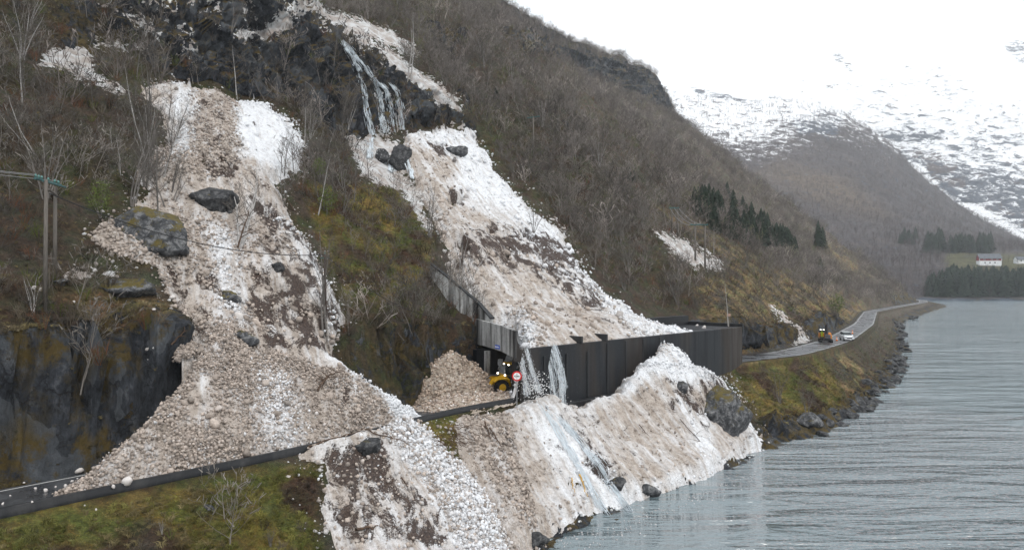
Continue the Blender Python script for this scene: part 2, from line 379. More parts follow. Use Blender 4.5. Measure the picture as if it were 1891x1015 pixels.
S = s_samples(-34, S_END)
CNT = [14, 62, 3, 2, 12, 3, 40, 92, 92, 76, 120, 80, 46, 14, 5]
CNT = CNT[:14]
def terr_rows(T): return [(T[:, 4 + 2 * k], T[:, 5 + 2 * k]) for k in range(15)]
G, GN = sections(S, terr_rows, CNT)
u, v = pix(G)
wob = 9
uw = u + wob * fbm(G, 6, 3, seed=1) + .5 * wob * fbm(G, 1.5, 3, seed=2); vw = v + wob * fbm(G, 6, 3, seed=3) + .5 * wob * fbm(G, 1.5, 3, seed=4)
pm = np.clip(G[..., 1], 20, 900) / F                       # metres per pixel
onroad = (GN > -1.2) & (GN < 6.3)
rockd = psdm(uw, vw, ROCK) * pm
snd = psdm(uw, vw, SNOW_MISC) * pm
mos = ss(-12, 12, psdm(uw, vw, MOSSY)); gra = ss(-14, 14, psdm(uw, vw, GRASSY)); red = ss(-20, 20, psdm(uw, vw, REDDISH))
NR = gnormals(G)
steep = 1 - np.abs(NR[..., 2])
shore = ss(2.6, .6, G[..., 2]) * (GN < 0)
rockm = np.clip(ss(-1.5, 1.5, rockd) + shore, 0, 1)
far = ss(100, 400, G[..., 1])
offr = ss(.3, 3, np.where(GN > 3, GN - 6.3, -1.2 - GN))
d = (1.3 + 2.2 * far) * fbm(G, 14, 4, seed=5) + (.55) * fbm(G, 3.2, 3, seed=6) + .16 * fbm(G, .9, 2, seed=7)
Gr = G * np.array([1, 1, 1.5])
blk = np.floor(2.5 * (fbm(Gr, 5, 2, seed=9) + 1)) / 2.5
d = d * (1 - .4 * rockm) + rockm * (1.5 * ridged(Gr, 8, 3, seed=8) + .8 * blk - .8) * (1 - .45 * ss(7, 4, GN) * (GN > 0))
rid = np.nonzero((rockm > .02).ravel() & (G[..., 1].ravel() < 330))[0]
fr = np.zeros(G.shape[:2], np.float32); Pr = G.reshape(-1, 3)[rid] * np.array([1, 1, .75])
fr.ravel()[rid] = 2.7 * facets(Pr, 3.6, 1) + 1.2 * facets(Pr, 1.4, 2)
d = d + fr * rockm
# the wooded bluff near the far ridge stands out as a broken cliff
bl = ss(-18, 8, psd(u, v, ROCK[3])); d = d + bl * 6 * ridged(G * np.array([1, 1, 2.5]), 26, 4, seed=12)
d = d * offr * (1 - .8 * ss(3, 0, np.abs(G[..., 2])) * (GN < -2))
# scar of the road cut behind the excavator
G = G + NR * d[..., None] * np.where(NR[..., 2:3] < 0, -1, 1)
G[..., 2] = np.where(onroad & (GN > -.9), np.minimum(G[..., 2], table(S)[:, 2][:, None] - .1), G[..., 2])
bedn = np.broadcast_to(table(S)[:, 6][:, None], GN.shape); G[..., 2] = np.where(GN < bedn - 1.0, np.minimum(G[..., 2], -.35), G[..., 2])
# colours
A = lambda *c: np.array(c, float)
cn = fbm(G, 9, 4, seed=21)[..., None]; cm = fbm(G, 2.2, 4, seed=22)[..., None]; cl = fbm(G, 40, 3, seed=23)[..., None]
brown, olive, greyb = A(.052, .042, .031), A(.048, .048, .024), A(.066, .062, .056)
c = brown + (olive - brown) * ss(-.25, .25, cn + .4 * cm)
c = c + (greyb - c) * ss(0, .4, -cm + .3 * cl) * .7
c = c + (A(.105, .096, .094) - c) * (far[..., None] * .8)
c = c + (A(.165, .135, .078) * (1 + .5 * cm) - c) * (gra[..., None] * ss(-.35, .25, cm + cn))
mc = A(.135, .115, .032) + (A(.065, .072, .02) - A(.135, .115, .032)) * ss(-.2, .3, cn) + A(.12, .095, .045) * np.maximum(cm, 0)
mc = mc + (A(.05, .033, .022) - mc) * ss(.05, .35, fbm(G, 3.5, 3, seed=77)[..., None])
c = c + (mc - c) * (mos[..., None] * ss(-.5, .1, cm + .3))
c = c + (A(.08, .052, .040) - c) * (red[..., None] * ss(-.1, .4, cm + .5 * cn) * .6)
c = c + (A(.045, .042, .04) - c) * ((GN > -.35) & (GN < 7))[..., None]
c = c * (1 + .35 * fbm(G, .8, 2, seed=24)[..., None])
c = np.clip(c, .004, 1)
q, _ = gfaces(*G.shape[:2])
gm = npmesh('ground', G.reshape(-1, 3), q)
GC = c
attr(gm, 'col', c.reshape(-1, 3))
rk = np.clip(rockd / 1.2, -3, 2.2); rk = np.maximum(rk, (shore * 3 - 1.4)); rk = np.maximum(rk, ss(.45, .62, steep + .12 * cm[..., 0]) * 2.6 - 1.5)
mid_ = ss(-10, 10, psd(uw, vw, [(590,540),(900,560),(900,760),(640,700)])); rk = np.where(rk > -.6, rk - 1.5 * mid_, rk)
rk = np.where((GN > -1) & (GN < 6.6), -3, rk)
attr(gm, 'rock', rk.ravel()); 
sn = np.clip(snd / np.clip(pm * 9, .5, 9), -3, 2)
# old snow caught on ledges round the waterfall cliff
led = ss(-30, 10, psd(u, v, [(180,10),(560,0),(700,60),(850,190),(850,240),(700,180),(620,90),(560,60),(420,110),(300,120),(180,80)]))
sn = np.maximum(sn, led * 1.3 * ss(-.1, .5, cm[..., 0] + cn[..., 0]) - 1.25)
sn = np.where(onroad, -3, sn)
attr(gm, 'snow', sn.ravel())
ground = tag(link('ground', gm, M_GROUND, smooth=True), kind='structure')
GU, GV = u, v

DG = bpy.context.evaluated_depsgraph_get()
BV_G = BVHTree.FromObject(ground, DG)
# ------------------------------------------------------------------ avalanche snow sheets
def snow_sheet(name, s0, s1, rows_of, counts, polys, thick, label, whites, dirts, extra=None, cut=None, fine=.24, wobble=15, taper=2.2, flat=None, holes=1.0, wbase=.25, groove=.8):
    Sx = np.arange(s0, s1, fine)
    P, N = sections(Sx, rows_of, counts)
    if extra is not None: P = extra(P, N, Sx)
    u, v = pix(P); pm = P[..., 1] / F
    ww = wobble
    u0_, v0_ = u, v
    uw = u + ww * fbm(P, 4, 3, seed=31) + .5 * ww * fbm(P, 1, 3, seed=32); vw = v + ww * fbm(P, 4, 3, seed=33) + .5 * ww * fbm(P, 1, 3, seed=34)
    sd = psdm(uw, vw, polys) * pm
    if cut is not None: sd = np.minimum(sd, cut(P, N, Sx))
    n = gnormals(P); n = n * np.where(n[..., 2:3] < 0, -1, 1)
    prof = ss(-.9, .6, sd)
    lump = .30 * fbm(P, 2.6, 3, seed=35) + .13 * (1 - np.abs(fbm(P, .7, 2, seed=36)) * 2) + .5 * fbm(P, 9, 2, seed=37)
    gro = np.stack([np.broadcast_to(Sx[:, None], N.shape), N * .10, 0 * N], -1); lump = lump + groove * (.45 * fbm(gro, 2.6, 4, seed=39) - .25 * np.abs(fbm(gro, 1.2, 2, seed=40)))
    off = thick * ss(-.9, 2.2, sd) + lump * prof
    if flat is not None: off = off * ss(flat[0], flat[1], N)
    P2 = P + n * off[..., None]
    gz = P2[..., 2].copy()
    ii, jj = np.nonzero(sd > -2.2)
    dn = Vector((0, 0, -1))
    for i_, j_ in zip(ii.tolist(), jj.tolist()):
        p = P2[i_, j_]; h = BV_G.ray_cast(Vector((p[0], p[1], p[2] + 50)), dn, 90)[0]
        if h is not None: gz[i_, j_] = h.z
    dv = np.full(u.shape, -.72, np.float32)
    for poly, val, soft in dirts:
        m = ss(-soft, soft, psd(uw, vw, poly)); dv = dv * (1 - m) + val * m
    hn = .6 * fbm(P * np.array([1, 1, .6]), 4.5, 3, seed=301) + .6 * fbm(P * np.array([1, 1, .6]), 1.4, 3, seed=302)
    hole = holes * ss(.16, .36, hn + .55 * np.clip(dv, -.8, .12)) * ss(.2, 1.2, sd)
    cliffy = gz > P2[..., 2] + .8
    wgt = np.where(cliffy, ss(-.4, .4, sd), ss(-.5, taper, sd)); lo = np.where(cliffy, P2[..., 2] - 7, np.minimum(gz - .45, P2[..., 2]))
    z = lo + (P2[..., 2] - lo) * wgt
    poke = (gz > z) & (gz - P2[..., 2] < 1.0) & (sd > .3)
    z = np.where(poke, gz + .14 * ss(.3, 1.2, sd), z)
    z = np.where(hole > 0, z + (np.minimum(z, gz - .3) - z) * hole * (np.abs(gz - P2[..., 2]) < 2.5), z)
    P2[..., 2] = z
    SHB_ = hole
    q, used = gfaces(P.shape[0], P.shape[1], sd > -.4)
    zz = P2.reshape(-1, 3)[used][:, 2][q]; q = q[((zz.max(1) - zz.min(1)) < 1.5) | (sd[used.reshape(sd.shape)][q].min(1) > .35)]
    me = npmesh(name, P2.reshape(-1, 3)[used], q)
    L = np.cumsum(np.concatenate([np.zeros((P.shape[0], 1)), np.linalg.norm(np.diff(P, axis=1), axis=-1)], 1), 1)
    attr(me, 'flow', np.stack([np.broadcast_to(Sx[:, None], L.shape), L, 0 * L], -1).reshape(-1, 3)[used])
    wv = np.full(u.shape, wbase, np.float32)
    for poly, val, soft in whites:
        m = ss(-2.2 * soft, 2.2 * soft, psd(uw, vw, poly)); wv = wv * (1 - m) + val * m
    attr(me, 'white', wv.ravel()[used]); attr(me, 'dirt', dv.ravel()[used])
    o = tag(link(name, me, M_SNOW, smooth=True), label, 'snow', kind='stuff')
    return dict(o=o, N=N, gz=gz, P=P2, sd=sd, n=n, u=u, v=v, w=wv, d=dv)
def row(T, k): return (T[:, 4 + 2 * k], T[:, 5 + 2 * k])
def up(r, dz): return (r[0], r[1] + dz)
def cst(T, n, z): return (np.full(len(T), float(n)), np.full(len(T), float(z)))
def rowsA(T): return [cst(T, .10, 7.9), cst(T, .16, 8.5), cst(T, 9, 15.6), up(row(T, 7), .5), up(row(T, 8), .7), up((row(T, 8)[0] + 2.5, row(T, 8)[1] + 4), .3)]
AWH = [([(440,172),(480,178),(522,205),(560,245),(548,300),(520,330),(440,290)], 1.3, 8), ([(310,135),(360,160),(350,290),(320,300),(300,200)], .75, 12),
  ([(622,625),(660,640),(800,750),(770,790),(710,760),(600,660)], 1.25, 7), ([(470,650),(540,700),(575,830),(480,835),(462,720)], .52, 16), ([(380,430),(430,450),(440,600),(400,590)], .75, 12),
  ([(480,380),(560,420),(640,540),(620,600),(560,500),(500,420)], .75, 14), ([(300,860),(460,830),(330,885),(150,890)], .5, 10), ([(60,890),(310,660),(420,640),(440,840),(230,895)], .12, 16)]
ADI = [([(1,1),(2,1),(2,2)], -.72, 1), ([(470,330),(600,480),(640,560),(622,625),(540,650),(440,600),(440,560),(480,480),(450,380)], .0, 18), ([(455,545),(560,540),(630,600),(600,650),(500,640)], .14, 14), ([(360,290),(450,300),(450,340),(380,340)], .12, 8), ([(270,500),(400,500),(420,600),(330,640),(290,570)], -.18, 16),
  ([(340,180),(410,170),(410,290),(350,290)], -.22, 12), ([(100,890),(340,640),(460,650),(580,835),(230,900)], -1, 20)]
SA = snow_sheet('avalanche_snow', -16, 58, rowsA, [3, 44, 80, 84, 14], SNOW_A, .45, 'pinkish dirty avalanche snow cone burying the road below the left gully', AWH, ADI, wbase=.02, flat=(.3, 2.2))
def rowsAL(T): return [(row(T, 0)[0], row(T, 0)[1]), (row(T, 1)[0], row(T, 1)[1]), cst(T, -1.6, 7.3), cst(T, -.15, 8.7)]
ALW = [([(690,793),(757,764),(870,862),(938,1015),(950,1200),(840,1100),(800,930)], .72, 14)]
ALD = [([(590,840),(690,820),(720,880),(800,960),(820,1015),(640,1015),(590,940)], .04, 14), ([(770,800),(950,1100),(860,1100)], -1, 14)]
SAL = snow_sheet('avalanche_snow', 0, 48, rowsAL, [40, 60, 6], SNOW_AL, .75, 'dirty avalanche snow with brown litter spilling below the road edge', ALW, ALD, holes=0)
def rowsB(T): return [cst(T, -.12, 12.7), cst(T, -.02, 13.35), cst(T, 9, 16.3), up(row(T, 7), .8), up(row(T, 8), 1.0), up((row(T, 8)[0] + 2, row(T, 8)[1] + 2), 0)]
BWH = [([(840,230),(900,270),(960,355),(1060,455),(1130,530),(1285,590),(1285,640),(1160,600),(1050,520),(960,430),(850,350)], 1.25, 12), ([(905,588),(950,560),(1000,610),(975,660),(945,640)], 1.2, 8),
  ([(880,360),(980,430),(1180,600),(1240,640),(1180,640),(1080,560),(1000,500)], .8, 18), ([(745,237),(880,240),(860,300),(780,270)], 1.0, 8), ([(900,530),(1000,520),(1130,600),(1150,640),(1030,640),(960,600)], .05, 14)]
BDI = [([(840,430),(920,425),(1030,440),(1070,480),(1110,550),(1120,590),(1060,560),(960,510),(840,490)], .10, 14), ([(960,430),(1030,440),(1060,500),(1010,500)], .3, 8), ([(740,260),(830,270),(840,310),(800,290)], .05, 10), ([(820,340),(860,350),(850,380),(830,370)], .1, 6)]
SB = snow_sheet('avalanche_snow', 34, 100, rowsB, [4, 44, 84, 84, 10], SNOW_B, .5, 'white and grey avalanche snow lying on the roof of the road gallery', BWH, BDI,
    flat=(-.1, 3.0), wbase=.14)
def rowsC(T): return [(row(T, 0)[0] + 9, row(T, 0)[1] * 0 - 2.5), (row(T, 1)[0], row(T, 1)[1]), (row(T, 1)[0] * .45, row(T, 1)[1] * 0 + 4.1), cst(T, -1.3, 7.2), cst(T, -.55, 7.4)]
def heapC(P, N, Sx):
    c = np.array([19.3, 88.5])                     # snow heap against the gallery wall
    r = np.hypot((P[..., 0] - c[0]) * 1.0, (P[..., 1] - c[1]))
    P = P.copy(); P[..., 2] = P[..., 2] + 4.6 * ss(9.5, .5, r) * ss(-11, -2, N)
    c2 = np.array([2.2, 71.5]); r = np.hypot(P[..., 0] - c2[0], P[..., 1] - c2[1]); P[..., 2] += 1.4 * ss(3, 0, r)
    # runnels worn by the falling water
    return P
CWH = [([(1170,690),(1240,640),(1345,705),(1300,720),(1220,700),(1130,740),(1090,760)], 1.2, 10), ([(960,740),(1060,760),(1120,850),(1180,945),(1060,940),(1000,850)], .8, 16), ([(845,757),(930,760),(960,850),(950,975),(905,905),(870,860)], -.05, 12),
  ([(1240,740),(1300,790),(1350,860),(1290,890),(1260,830)], .9, 10), ([(1030,985),(1160,945),(1290,890),(1400,840),(1390,820),(1150,920),(1030,960)], .9, 8), ([(1340,700),(1412,822),(1385,830),(1330,730)], 1.2, 8)]
CDI = [([(1215,700),(1330,705),(1380,740),(1390,790),(1310,800),(1240,760)], -.02, 12), ([(1010,765),(1060,780),(1100,830),(1160,910),(1120,915),(1060,860)], -.12, 12), ([(900,780),(940,800),(980,920),(950,920)], -.2, 12), ([(1110,860),(1150,890),(1140,930),(1110,920)], -.02, 8)]
SC = snow_sheet('avalanche_snow', 24, 104, rowsC, [14, 40, 36, 6], SNOW_C, .9, 'streaked avalanche snow apron running from the gallery wall down to the water', CWH, CDI, extra=heapC, groove=1.5, wbase=.04)
# of old snow on the hillside get real thickness too
BV_B = BVHTree.FromObject(SB['o'], bpy.context.evaluated_depsgraph_get())
# ------------------------------------------------------------------ water
def water_mat():
    b = NB('fjord_water'); p = b.pos()
    b.base((.14, .185, .20)); b.bsdf.inputs['Specular IOR Level'].default_value = .5; b.bsdf.inputs['IOR'].default_value = 2.0  # base colour raised to stand in for brighter sky reflection
    w1 = b.noise(b.map(p, (.06, .27, 1)), 1, 3, .5, .5); w2 = b.noise(b.map(p, (.5, 1.7, 1)), 1, 3, .6); w3 = b.noise(b.map(p, (2.2, 5, 1)), 1, 2, .6)
    sw = b.noise(b.map(p, (.012, .03, 1)), 1, 3, .6)
    h = b.math('ADD', b.math('MULTIPLY', w1, 4.2), b.math('ADD', b.math('MULTIPLY', w2, .6), b.math('MULTIPLY', w3, .10)))
    h = b.math('MULTIPLY', h, b.mr(sw, .35, .65, .45, 1.0))
    b.nrm(b.bump(h, .9, 1.1)); b.rough(.06)
    # drifting scum and slush from the avalanche, only near the snow
    sm = b.n('ShaderNodeSeparateXYZ'); b.l(p, sm.inputs[0])
    dist = b.n('ShaderNodeVectorMath', operation='DISTANCE'); b.l(b.map(p, (1, .8, 1)), dist.inputs[0]); dist.inputs[1].default_value = (44, 68, 0)
    near = b.mr(dist.outputs['Value'], 14, 52, .24, -.2)
    f = b.math('ADD', b.math('MULTIPLY', b.noise(p, .09, 5, .7, .8), 1), near)
    fl = b.mr(b.noise(b.map(p, (1.5, 2.5, 1)), 1.3, 5, .8), .5, .6)
    fm = b.math('MULTIPLY', b.mr(f, .49, .6), fl)
    dif = b.n('ShaderNodeBsdfDiffuse'); b.l(b.ramp(b.noise(p, 2, 3), [(.35, (.13, .10, .10)), (.65, (.40, .36, .36))]), dif.inputs[0])
    ms = b.n('ShaderNodeMixShader'); b.l(b.math('MULTIPLY', fm, .75), ms.inputs[0]); b.l(b.bsdf.outputs[0], ms.inputs[1]); b.l(dif.outputs[0], ms.inputs[2])
    b.l(ms.outputs[0], b.out.inputs[0])
    return b.m
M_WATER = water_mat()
wv = np.array([(-1200, -600, 0), (2600, -600, 0), (2600, 2500, 0), (-1200, 2500, 0)], float)
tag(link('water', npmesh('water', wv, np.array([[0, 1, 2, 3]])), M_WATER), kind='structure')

# ------------------------------------------------------------------ far shore, second hill, snow mountain
def polar(name, us, rows, mat, amp, seed, colfn):
    """rows: list of (Y, [(u,v)...] or z const, count)"""
    Yk, Zk = [], []
    U = np.arange(us[0], us[1], us[2], dtype=float)
    for (Y, spec, cnt) in rows:
        if isinstance(spec, (int, float)): z = np.full(U.shape, float(spec))
        else:
            vv = np.interp(U, [p[0] for p in spec], [p[1] for p in spec]); z = CAMZ - (vv - CY) / F * Y
        Yk.append(Y); Zk.append(z)
    Ys, Zs = [], []
    for k in range(len(rows) - 1):
        for q in np.arange(rows[k][2]) / rows[k][2]:
            Ys.append(Yk[k] + (Yk[k + 1] - Yk[k]) * q); Zs.append(Zk[k] + (Zk[k + 1] - Zk[k]) * q)
    Ys.append(Yk[-1]); Zs.append(Zk[-1])
    Ys = np.array(Ys); Z = np.stack(Zs, 1)
    P = np.stack([((U[:, None] - CX) / F) * Ys[None], np.broadcast_to(Ys[None], Z.shape), Z], -1)
    P = colfn(P, 'shape') if True else P
    q, _ = gfaces(P.shape[0], P.shape[1])
    me = npmesh(name, P.reshape(-1, 3), q)
    col, sn, rk = colfn(P, 'col')
    attr(me, 'col', np.clip(col, .003, 1).reshape(-1, 3)); attr(me, 'snow', sn.ravel()); attr(me, 'rock', rk.ravel())
    o = tag(link(name, me, mat, smooth=True), kind='structure')
    return o, P, sn
def far_mat(name, sc):
    b = NB(name); p = b.pos(); n1 = b.noise(p, .35 * sc, 5, .7); col = b.attr('col', 'Color')
    c = b.mix(1, col, b.ramp(n1, [(.3, .55), (.5, 1.0), (.7, 1.5)]), 'MULTIPLY')
    pz = b.map(p, (1, 1, 2.4))
    rn = b.noise(pz, (.06 if sc > .5 else .034) * sc, 9, .72, .4)
    rc = b.ramp(b.noise(pz, .12 * sc, 6, .7), [(.35, (.03, .04, .055)), (.6, (.08, .095, .12)), (.8, (.2, .21, .23))])
    rk = b.mr(b.math('ADD', b.attr('rock'), b.mr(rn, .3, .7, -1, 1)), -.06, .06)
    c = b.mix(rk, c, rc)
    # snow showing between the trees: fine broken pattern
    s1 = b.noise(b.map(p, (1, 1, 3.0)), .09 * sc, 9, .8, .6)
    sn = b.mr(b.math('ADD', b.attr('snow'), b.mr(s1, .36, .64, -1, 1)), -.15, .15)
    c = b.mix(sn, c, (.86, .87, .89))
    b.base(c); b.nrm(b.bump(b.math('ADD', rn, n1), .6, 2.0 / sc)); b.rough(.9); b.bsdf.inputs['Specular IOR Level'].default_value = .1
    return b.m
M_FAR = far_mat('far_hill', .55); M_MTN = far_mat('snow_mountain', .36)
SH = [(1100, 552), (2100, 552)]
HS = [(1050, 150), (1230, 186), (1300, 184), (1380, 190), (1440, 186), (1500, 196), (1560, 216), (1640, 264), (1700, 320), (1760, 370), (1820, 412), (1891, 452), (1960, 474), (2100, 500)]
def hill_cf(P, mode):
    Y = P[..., 1]
    if mode == 'shape':
        k = ss(820, 1300, Y); m2 = ss(650, 700, Y)
        P = P.copy(); P[..., 2] += m2 * 1.2 * fbm(P, 30, 3, seed=41) + k * (16 * fbm(P, 150, 4, seed=42) + 9 * ridged(P * np.array([1, 1, 2]), 60, 3, seed=43)) * ss(2000, 1500, Y)
        return P
    u, v = pix(P); n = fbm(P, 60, 4, seed=44); n2 = fbm(P, 15, 3, seed=45)
    c = np.array([.070, .062, .064]) * (1 + .35 * n[..., None]) + np.array([.03, .018, .006]) * np.maximum(n2, 0)[..., None]
    tan = ss(-30, 30, psd(u, v, [(1440, 300), (1560, 330), (1640, 400), (1500, 370), (1400, 320)]))[..., None]; c = c + (np.array([.16, .12, .08]) - c) * tan * .6
    field = ss(-6, 6, psd(u, v, [(1755, 462), (1810, 466), (1910, 470), (2100, 470), (2100, 505), (1760, 505), (1740, 480)]))[..., None]
    c = c + (np.array([.082, .078, .038]) * (1 + .5 * n2[..., None]) - c) * field * ss(950, 850, Y)[..., None]
    c = c + (np.array([.07, .065, .06]) - c) * ss(3.5, 1.5, P[..., 2])[..., None]
    snl = np.interp(u, [1200, 1300, 1400, 1480, 1560, 1640, 1700, 2000], [245, 264, 256, 238, 222, 245, 280, 300])
    sn = (snl - v) / 60 - .1 + .45 * n
    sn = np.clip(np.where(Y < 1000, -2, sn), -2, .42)
    rk = np.clip(1.6 * ss(-14, 10, psd(u, v, [(1440, 210), (1500, 200), (1555, 215), (1550, 250), (1480, 250)])) - 1.0 + .3 * n, -2, 2)
    rk = np.maximum(rk, .9 * ss(3, 1, P[..., 2]) - .6)
    return c, sn, rk
HR = [(560, -8, 6), (640, -1.5, 4), (648, 2.6, 8), (668, 3.2, 20), (760, [(1100, 500), (1700, 492), (1891, 489), (2100, 489)], 30), (900, [(1100, 460), (1700, 466), (1760, 462), (1891, 466), (2100, 468)], 90),
      (1250, [(u_, v_ + (466 - v_) * .56) for u_, v_ in HS], 110), (1650, HS, 26), (1760, [(u_, v_ + 14) for u_, v_ in HS], 14), (1780, 100, 1)]
hill, HP, HSN = polar('hills', (1120, 2160, 2.2), HR, M_FAR, 1, 1, hill_cf)
MS = [(900, 40), (1150, 60), (1300, 30), (1450, 15), (1600, 40), (1750, 20), (1891, 60), (2200, 40)]
def mtn_cf(P, mode):
    Y = P[..., 1]
    if mode == 'shape':
        P = P.copy(); k = ss(1740, 1900, Y)
        P[..., 2] += k * (38 * fbm(P, 350, 4, seed=51) + 34 * ridged(P * np.array([1, 1, 1.6]), 150, 5, seed=52))
        return P
    u, v = pix(P); n = fbm(P, 120, 5, seed=53)
    c = np.array([.078, .062, .06]) * (1 + .3 * n[..., None])
    snl = np.interp(u, [1200, 1600, 1700, 1780, 1891, 2100], [400, 262, 285, 305, 330, 350])
    sn = np.clip((snl - v) / 34 + .5 * n, -2, 1.0)
    gul = psdm(u + 5 * n, v + 8 * fbm(P, 90, 3, seed=54), [[(1676, 296), (1700, 305), (1740, 345), (1780, 372), (1840, 395), (1900, 428), (1960, 445), (1960, 462), (1891, 440), (1830, 412), (1770, 390), (1720, 350)]])
    sn = np.maximum(sn, 1.6 * ss(-4, 4, gul) - .6 * ss(.1, .4, fbm(P, 60, 3, seed=57)) - .3)
    nr = gnormals(P); stp = 1 - np.abs(nr[..., 2])
    rk = .55 * fbm(P * np.array([1, 1, 3.5]), 150, 5, seed=55) + .35 * (stp - .4) - .78 + .95 * ss(40, 280, v + 60 * fbm(P, 300, 2, seed=58))
    rk = np.maximum(rk, 1.7 * ss(-10, 8, psdm(u + 10 * n, v + 8 * n, [[(1530, 92), (1550, 95), (1586, 132), (1570, 136), (1545, 118)], [(1838, 84), (1880, 76), (1920, 80), (1920, 125), (1891, 126)], [(1700, 258), (1785, 255), (1786, 285), (1730, 280)], [(1275, 160), (1330, 168), (1420, 185), (1440, 200), (1300, 215)], [(1640, 225), (1690, 240), (1720, 262), (1660, 262)], [(1760, 300), (1850, 290), (1891, 305), (1850, 330), (1780, 325)]])) - 1.2)
    rk = np.where(sn > 0, rk, np.maximum(rk, -.3)); sn = np.where(rk > -.2, np.minimum(sn, .55 - np.clip(rk, 0, 1)), sn)
    return c, sn, rk
MR = [(1700, [(900, 500), (2200, 500)], 10), (1740, [(900, 430), (1500, 430), (1891, 455), (2200, 470)], 130), (2050, [(900, 170), (2200, 190)], 120), (2380, MS, 20), (2480, 600, 1)]
mtn, MP, MSN = polar('mountain', (900, 2250, 3.2), MR, M_MTN, 1, 1, mtn_cf)

# ------------------------------------------------------------------ road, parapet
def ribbon(name, S, n0, n1, z, mat, kind='structure', dz=None):
    T = table(S); a = np.radians(T[:, 3]); d = np.stack([-np.sin(a), np.cos(a)], 1)
    L = T[:, :2] + d * n0; Rr = T[:, :2] + d * n1
    V = np.zeros((len(S), 2, 3)); V[:, 0, :2] = L; V[:, 1, :2] = Rr; V[..., 2] = (T[:, 2] + z)[:, None]
    i = np.arange(len(S) - 1) * 2
    q = np.stack([i, i + 2, i + 3, i + 1], 1)
    return npmesh(name, V.reshape(-1, 3), q)
def asphalt():
    b = NB('wet_asphalt'); p = b.pos(); n = b.noise(p, .35, 5, .6); n2 = b.noise(p, 4, 5, .7)
    cr = b.vor(p, .35, 'DISTANCE_TO_EDGE'); 
    c = b.mix(b.mr(n, .4, .62), (.035, .037, .042), (.072, .075, .08)); c = b.mix(1, c, b.ramp(n2, [(.3, .7), (.7, 1.25)]), 'MULTIPLY')
    c = b.mix(b.mr(cr, .0, .02, .8, 0), c, (.02, .02, .02))
    b.base(c); b.rough(b.mr(n, .4, .6, .22, .5)); b.nrm(b.bump(n2, .3, .02)); b.bsdf.inputs['Specular IOR Level'].default_value = .6
    return b.m
M_ASPH = asphalt()
SR = np.arange(-33, S_END, .7)
tag(link('road', ribbon('road', SR, .1, 5.7, 0, M_ASPH), M_ASPH), kind='structure')
M_PAINT = simple('road_paint', (.62, .62, .6), .6, .2, 8)
ln = [ribbon('road_line', SR[(SR < 44)], 5.2, 5.32, .006, None), ribbon('road_line', SR[(SR > 108)], 5.2, 5.32, .006, None), ribbon('road_line', SR[(SR > 108)], .35, .45, .006, None)]
bm = bmesh.new()
for m_ in ln: bm.from_mesh(m_)
m2 = bpy.data.meshes.new('road_edge_line'); bm.to_mesh(m2); bm.free()
tag(link('road_edge_line', m2, M_PAINT), kind='structure')
def wall_strip(name, S, n0, n1, zb, zt, mat, wob=0):
    T = table(S); a = np.radians(T[:, 3]); d = np.stack([-np.sin(a), np.cos(a)], 1)
    V = np.zeros((len(S), 4, 3)); 
    for k, (n_, z_) in enumerate(((n0, zb), (n0, zt), (n1, zt), (n1, zb))):
        V[:, k, :2] = T[:, :2] + d * n_; V[:, k, 2] = T[:, 2] + z_
    i = np.arange(len(S) - 1) * 4
    q = [np.stack([i + a_, i + 4 + a_, i + 4 + b_, i + b_], 1) for a_, b_ in ((0, 1), (1, 2), (2, 3), (3, 0))]
    q = np.concatenate(q + [np.array([[0, 1, 2, 3], [len(S) * 4 - 4, len(S) * 4 - 1, len(S) * 4 - 2, len(S) * 4 - 3]])])
    return npmesh(name, V.reshape(-1, 3), q)
def concrete(name, dark, light, zs=.12, amount=.5, rust=False):
    """wet concrete, light streaks where it is dry"""
    b = NB(name); p = b.pos()
    st = b.noise(b.map(p, (1.1, 1.1, zs)), 1.0, 5, .62, .2); n = b.noise(p, 3, 6, .7); big = b.noise(b.map(p, (.25, .25, .05)), 1, 3)
    f = b.mr(b.math('ADD', b.math('MULTIPLY', st, .7), b.math('MULTIPLY', big, .3)), amount - .07, amount + .07)
    c = b.mix(f, dark, light); c = b.mix(1, c, b.ramp(n, [(.3, .75), (.7, 1.2)]), 'MULTIPLY')
    if rust:
        c = b.mix(b.mr(b.noise(b.map(p, (.14, .14, .03)), 1, 3), .5, .62, 0, .7), c, (.045, .033, .024))
        drip = b.noise(b.map(p, (3.5, 3.5, .05)), 1, 4, .7); c = b.mix(b.mr(drip, .68, .76, 0, .7), c, (.11, .115, .12)); c = b.mix(b.mr(n, .58, .7, 0, .5), c, (.05, .055, .06))
    b.base(c); b.rough(b.mr(f, 0, 1, .45, .85)); b.nrm(b.bump(n, .4, .03))
    return b.m
M_PAR = concrete('parapet_concrete', (.012, .013, .015), (.042, .042, .043), .3, .56)
M_CONC = concrete('portal_concrete', (.022, .021, .021), (.46, .46, .45), .07, .50)
M_WET_SHADE = concrete('wet_and_shade_concrete', (.007, .009, .012), (.020, .021, .024), .06, .55, True)  # wet outer wall tone, also used as painted shade inside the gallery
o = link('road_parapet', wall_strip('road_parapet', np.arange(-33, 45.2, .6), -.30, .02, -.5, .38, M_PAR), M_PAR)
tag(o, 'low dark wet concrete parapet wall along the outer edge of the buried road', 'wall')

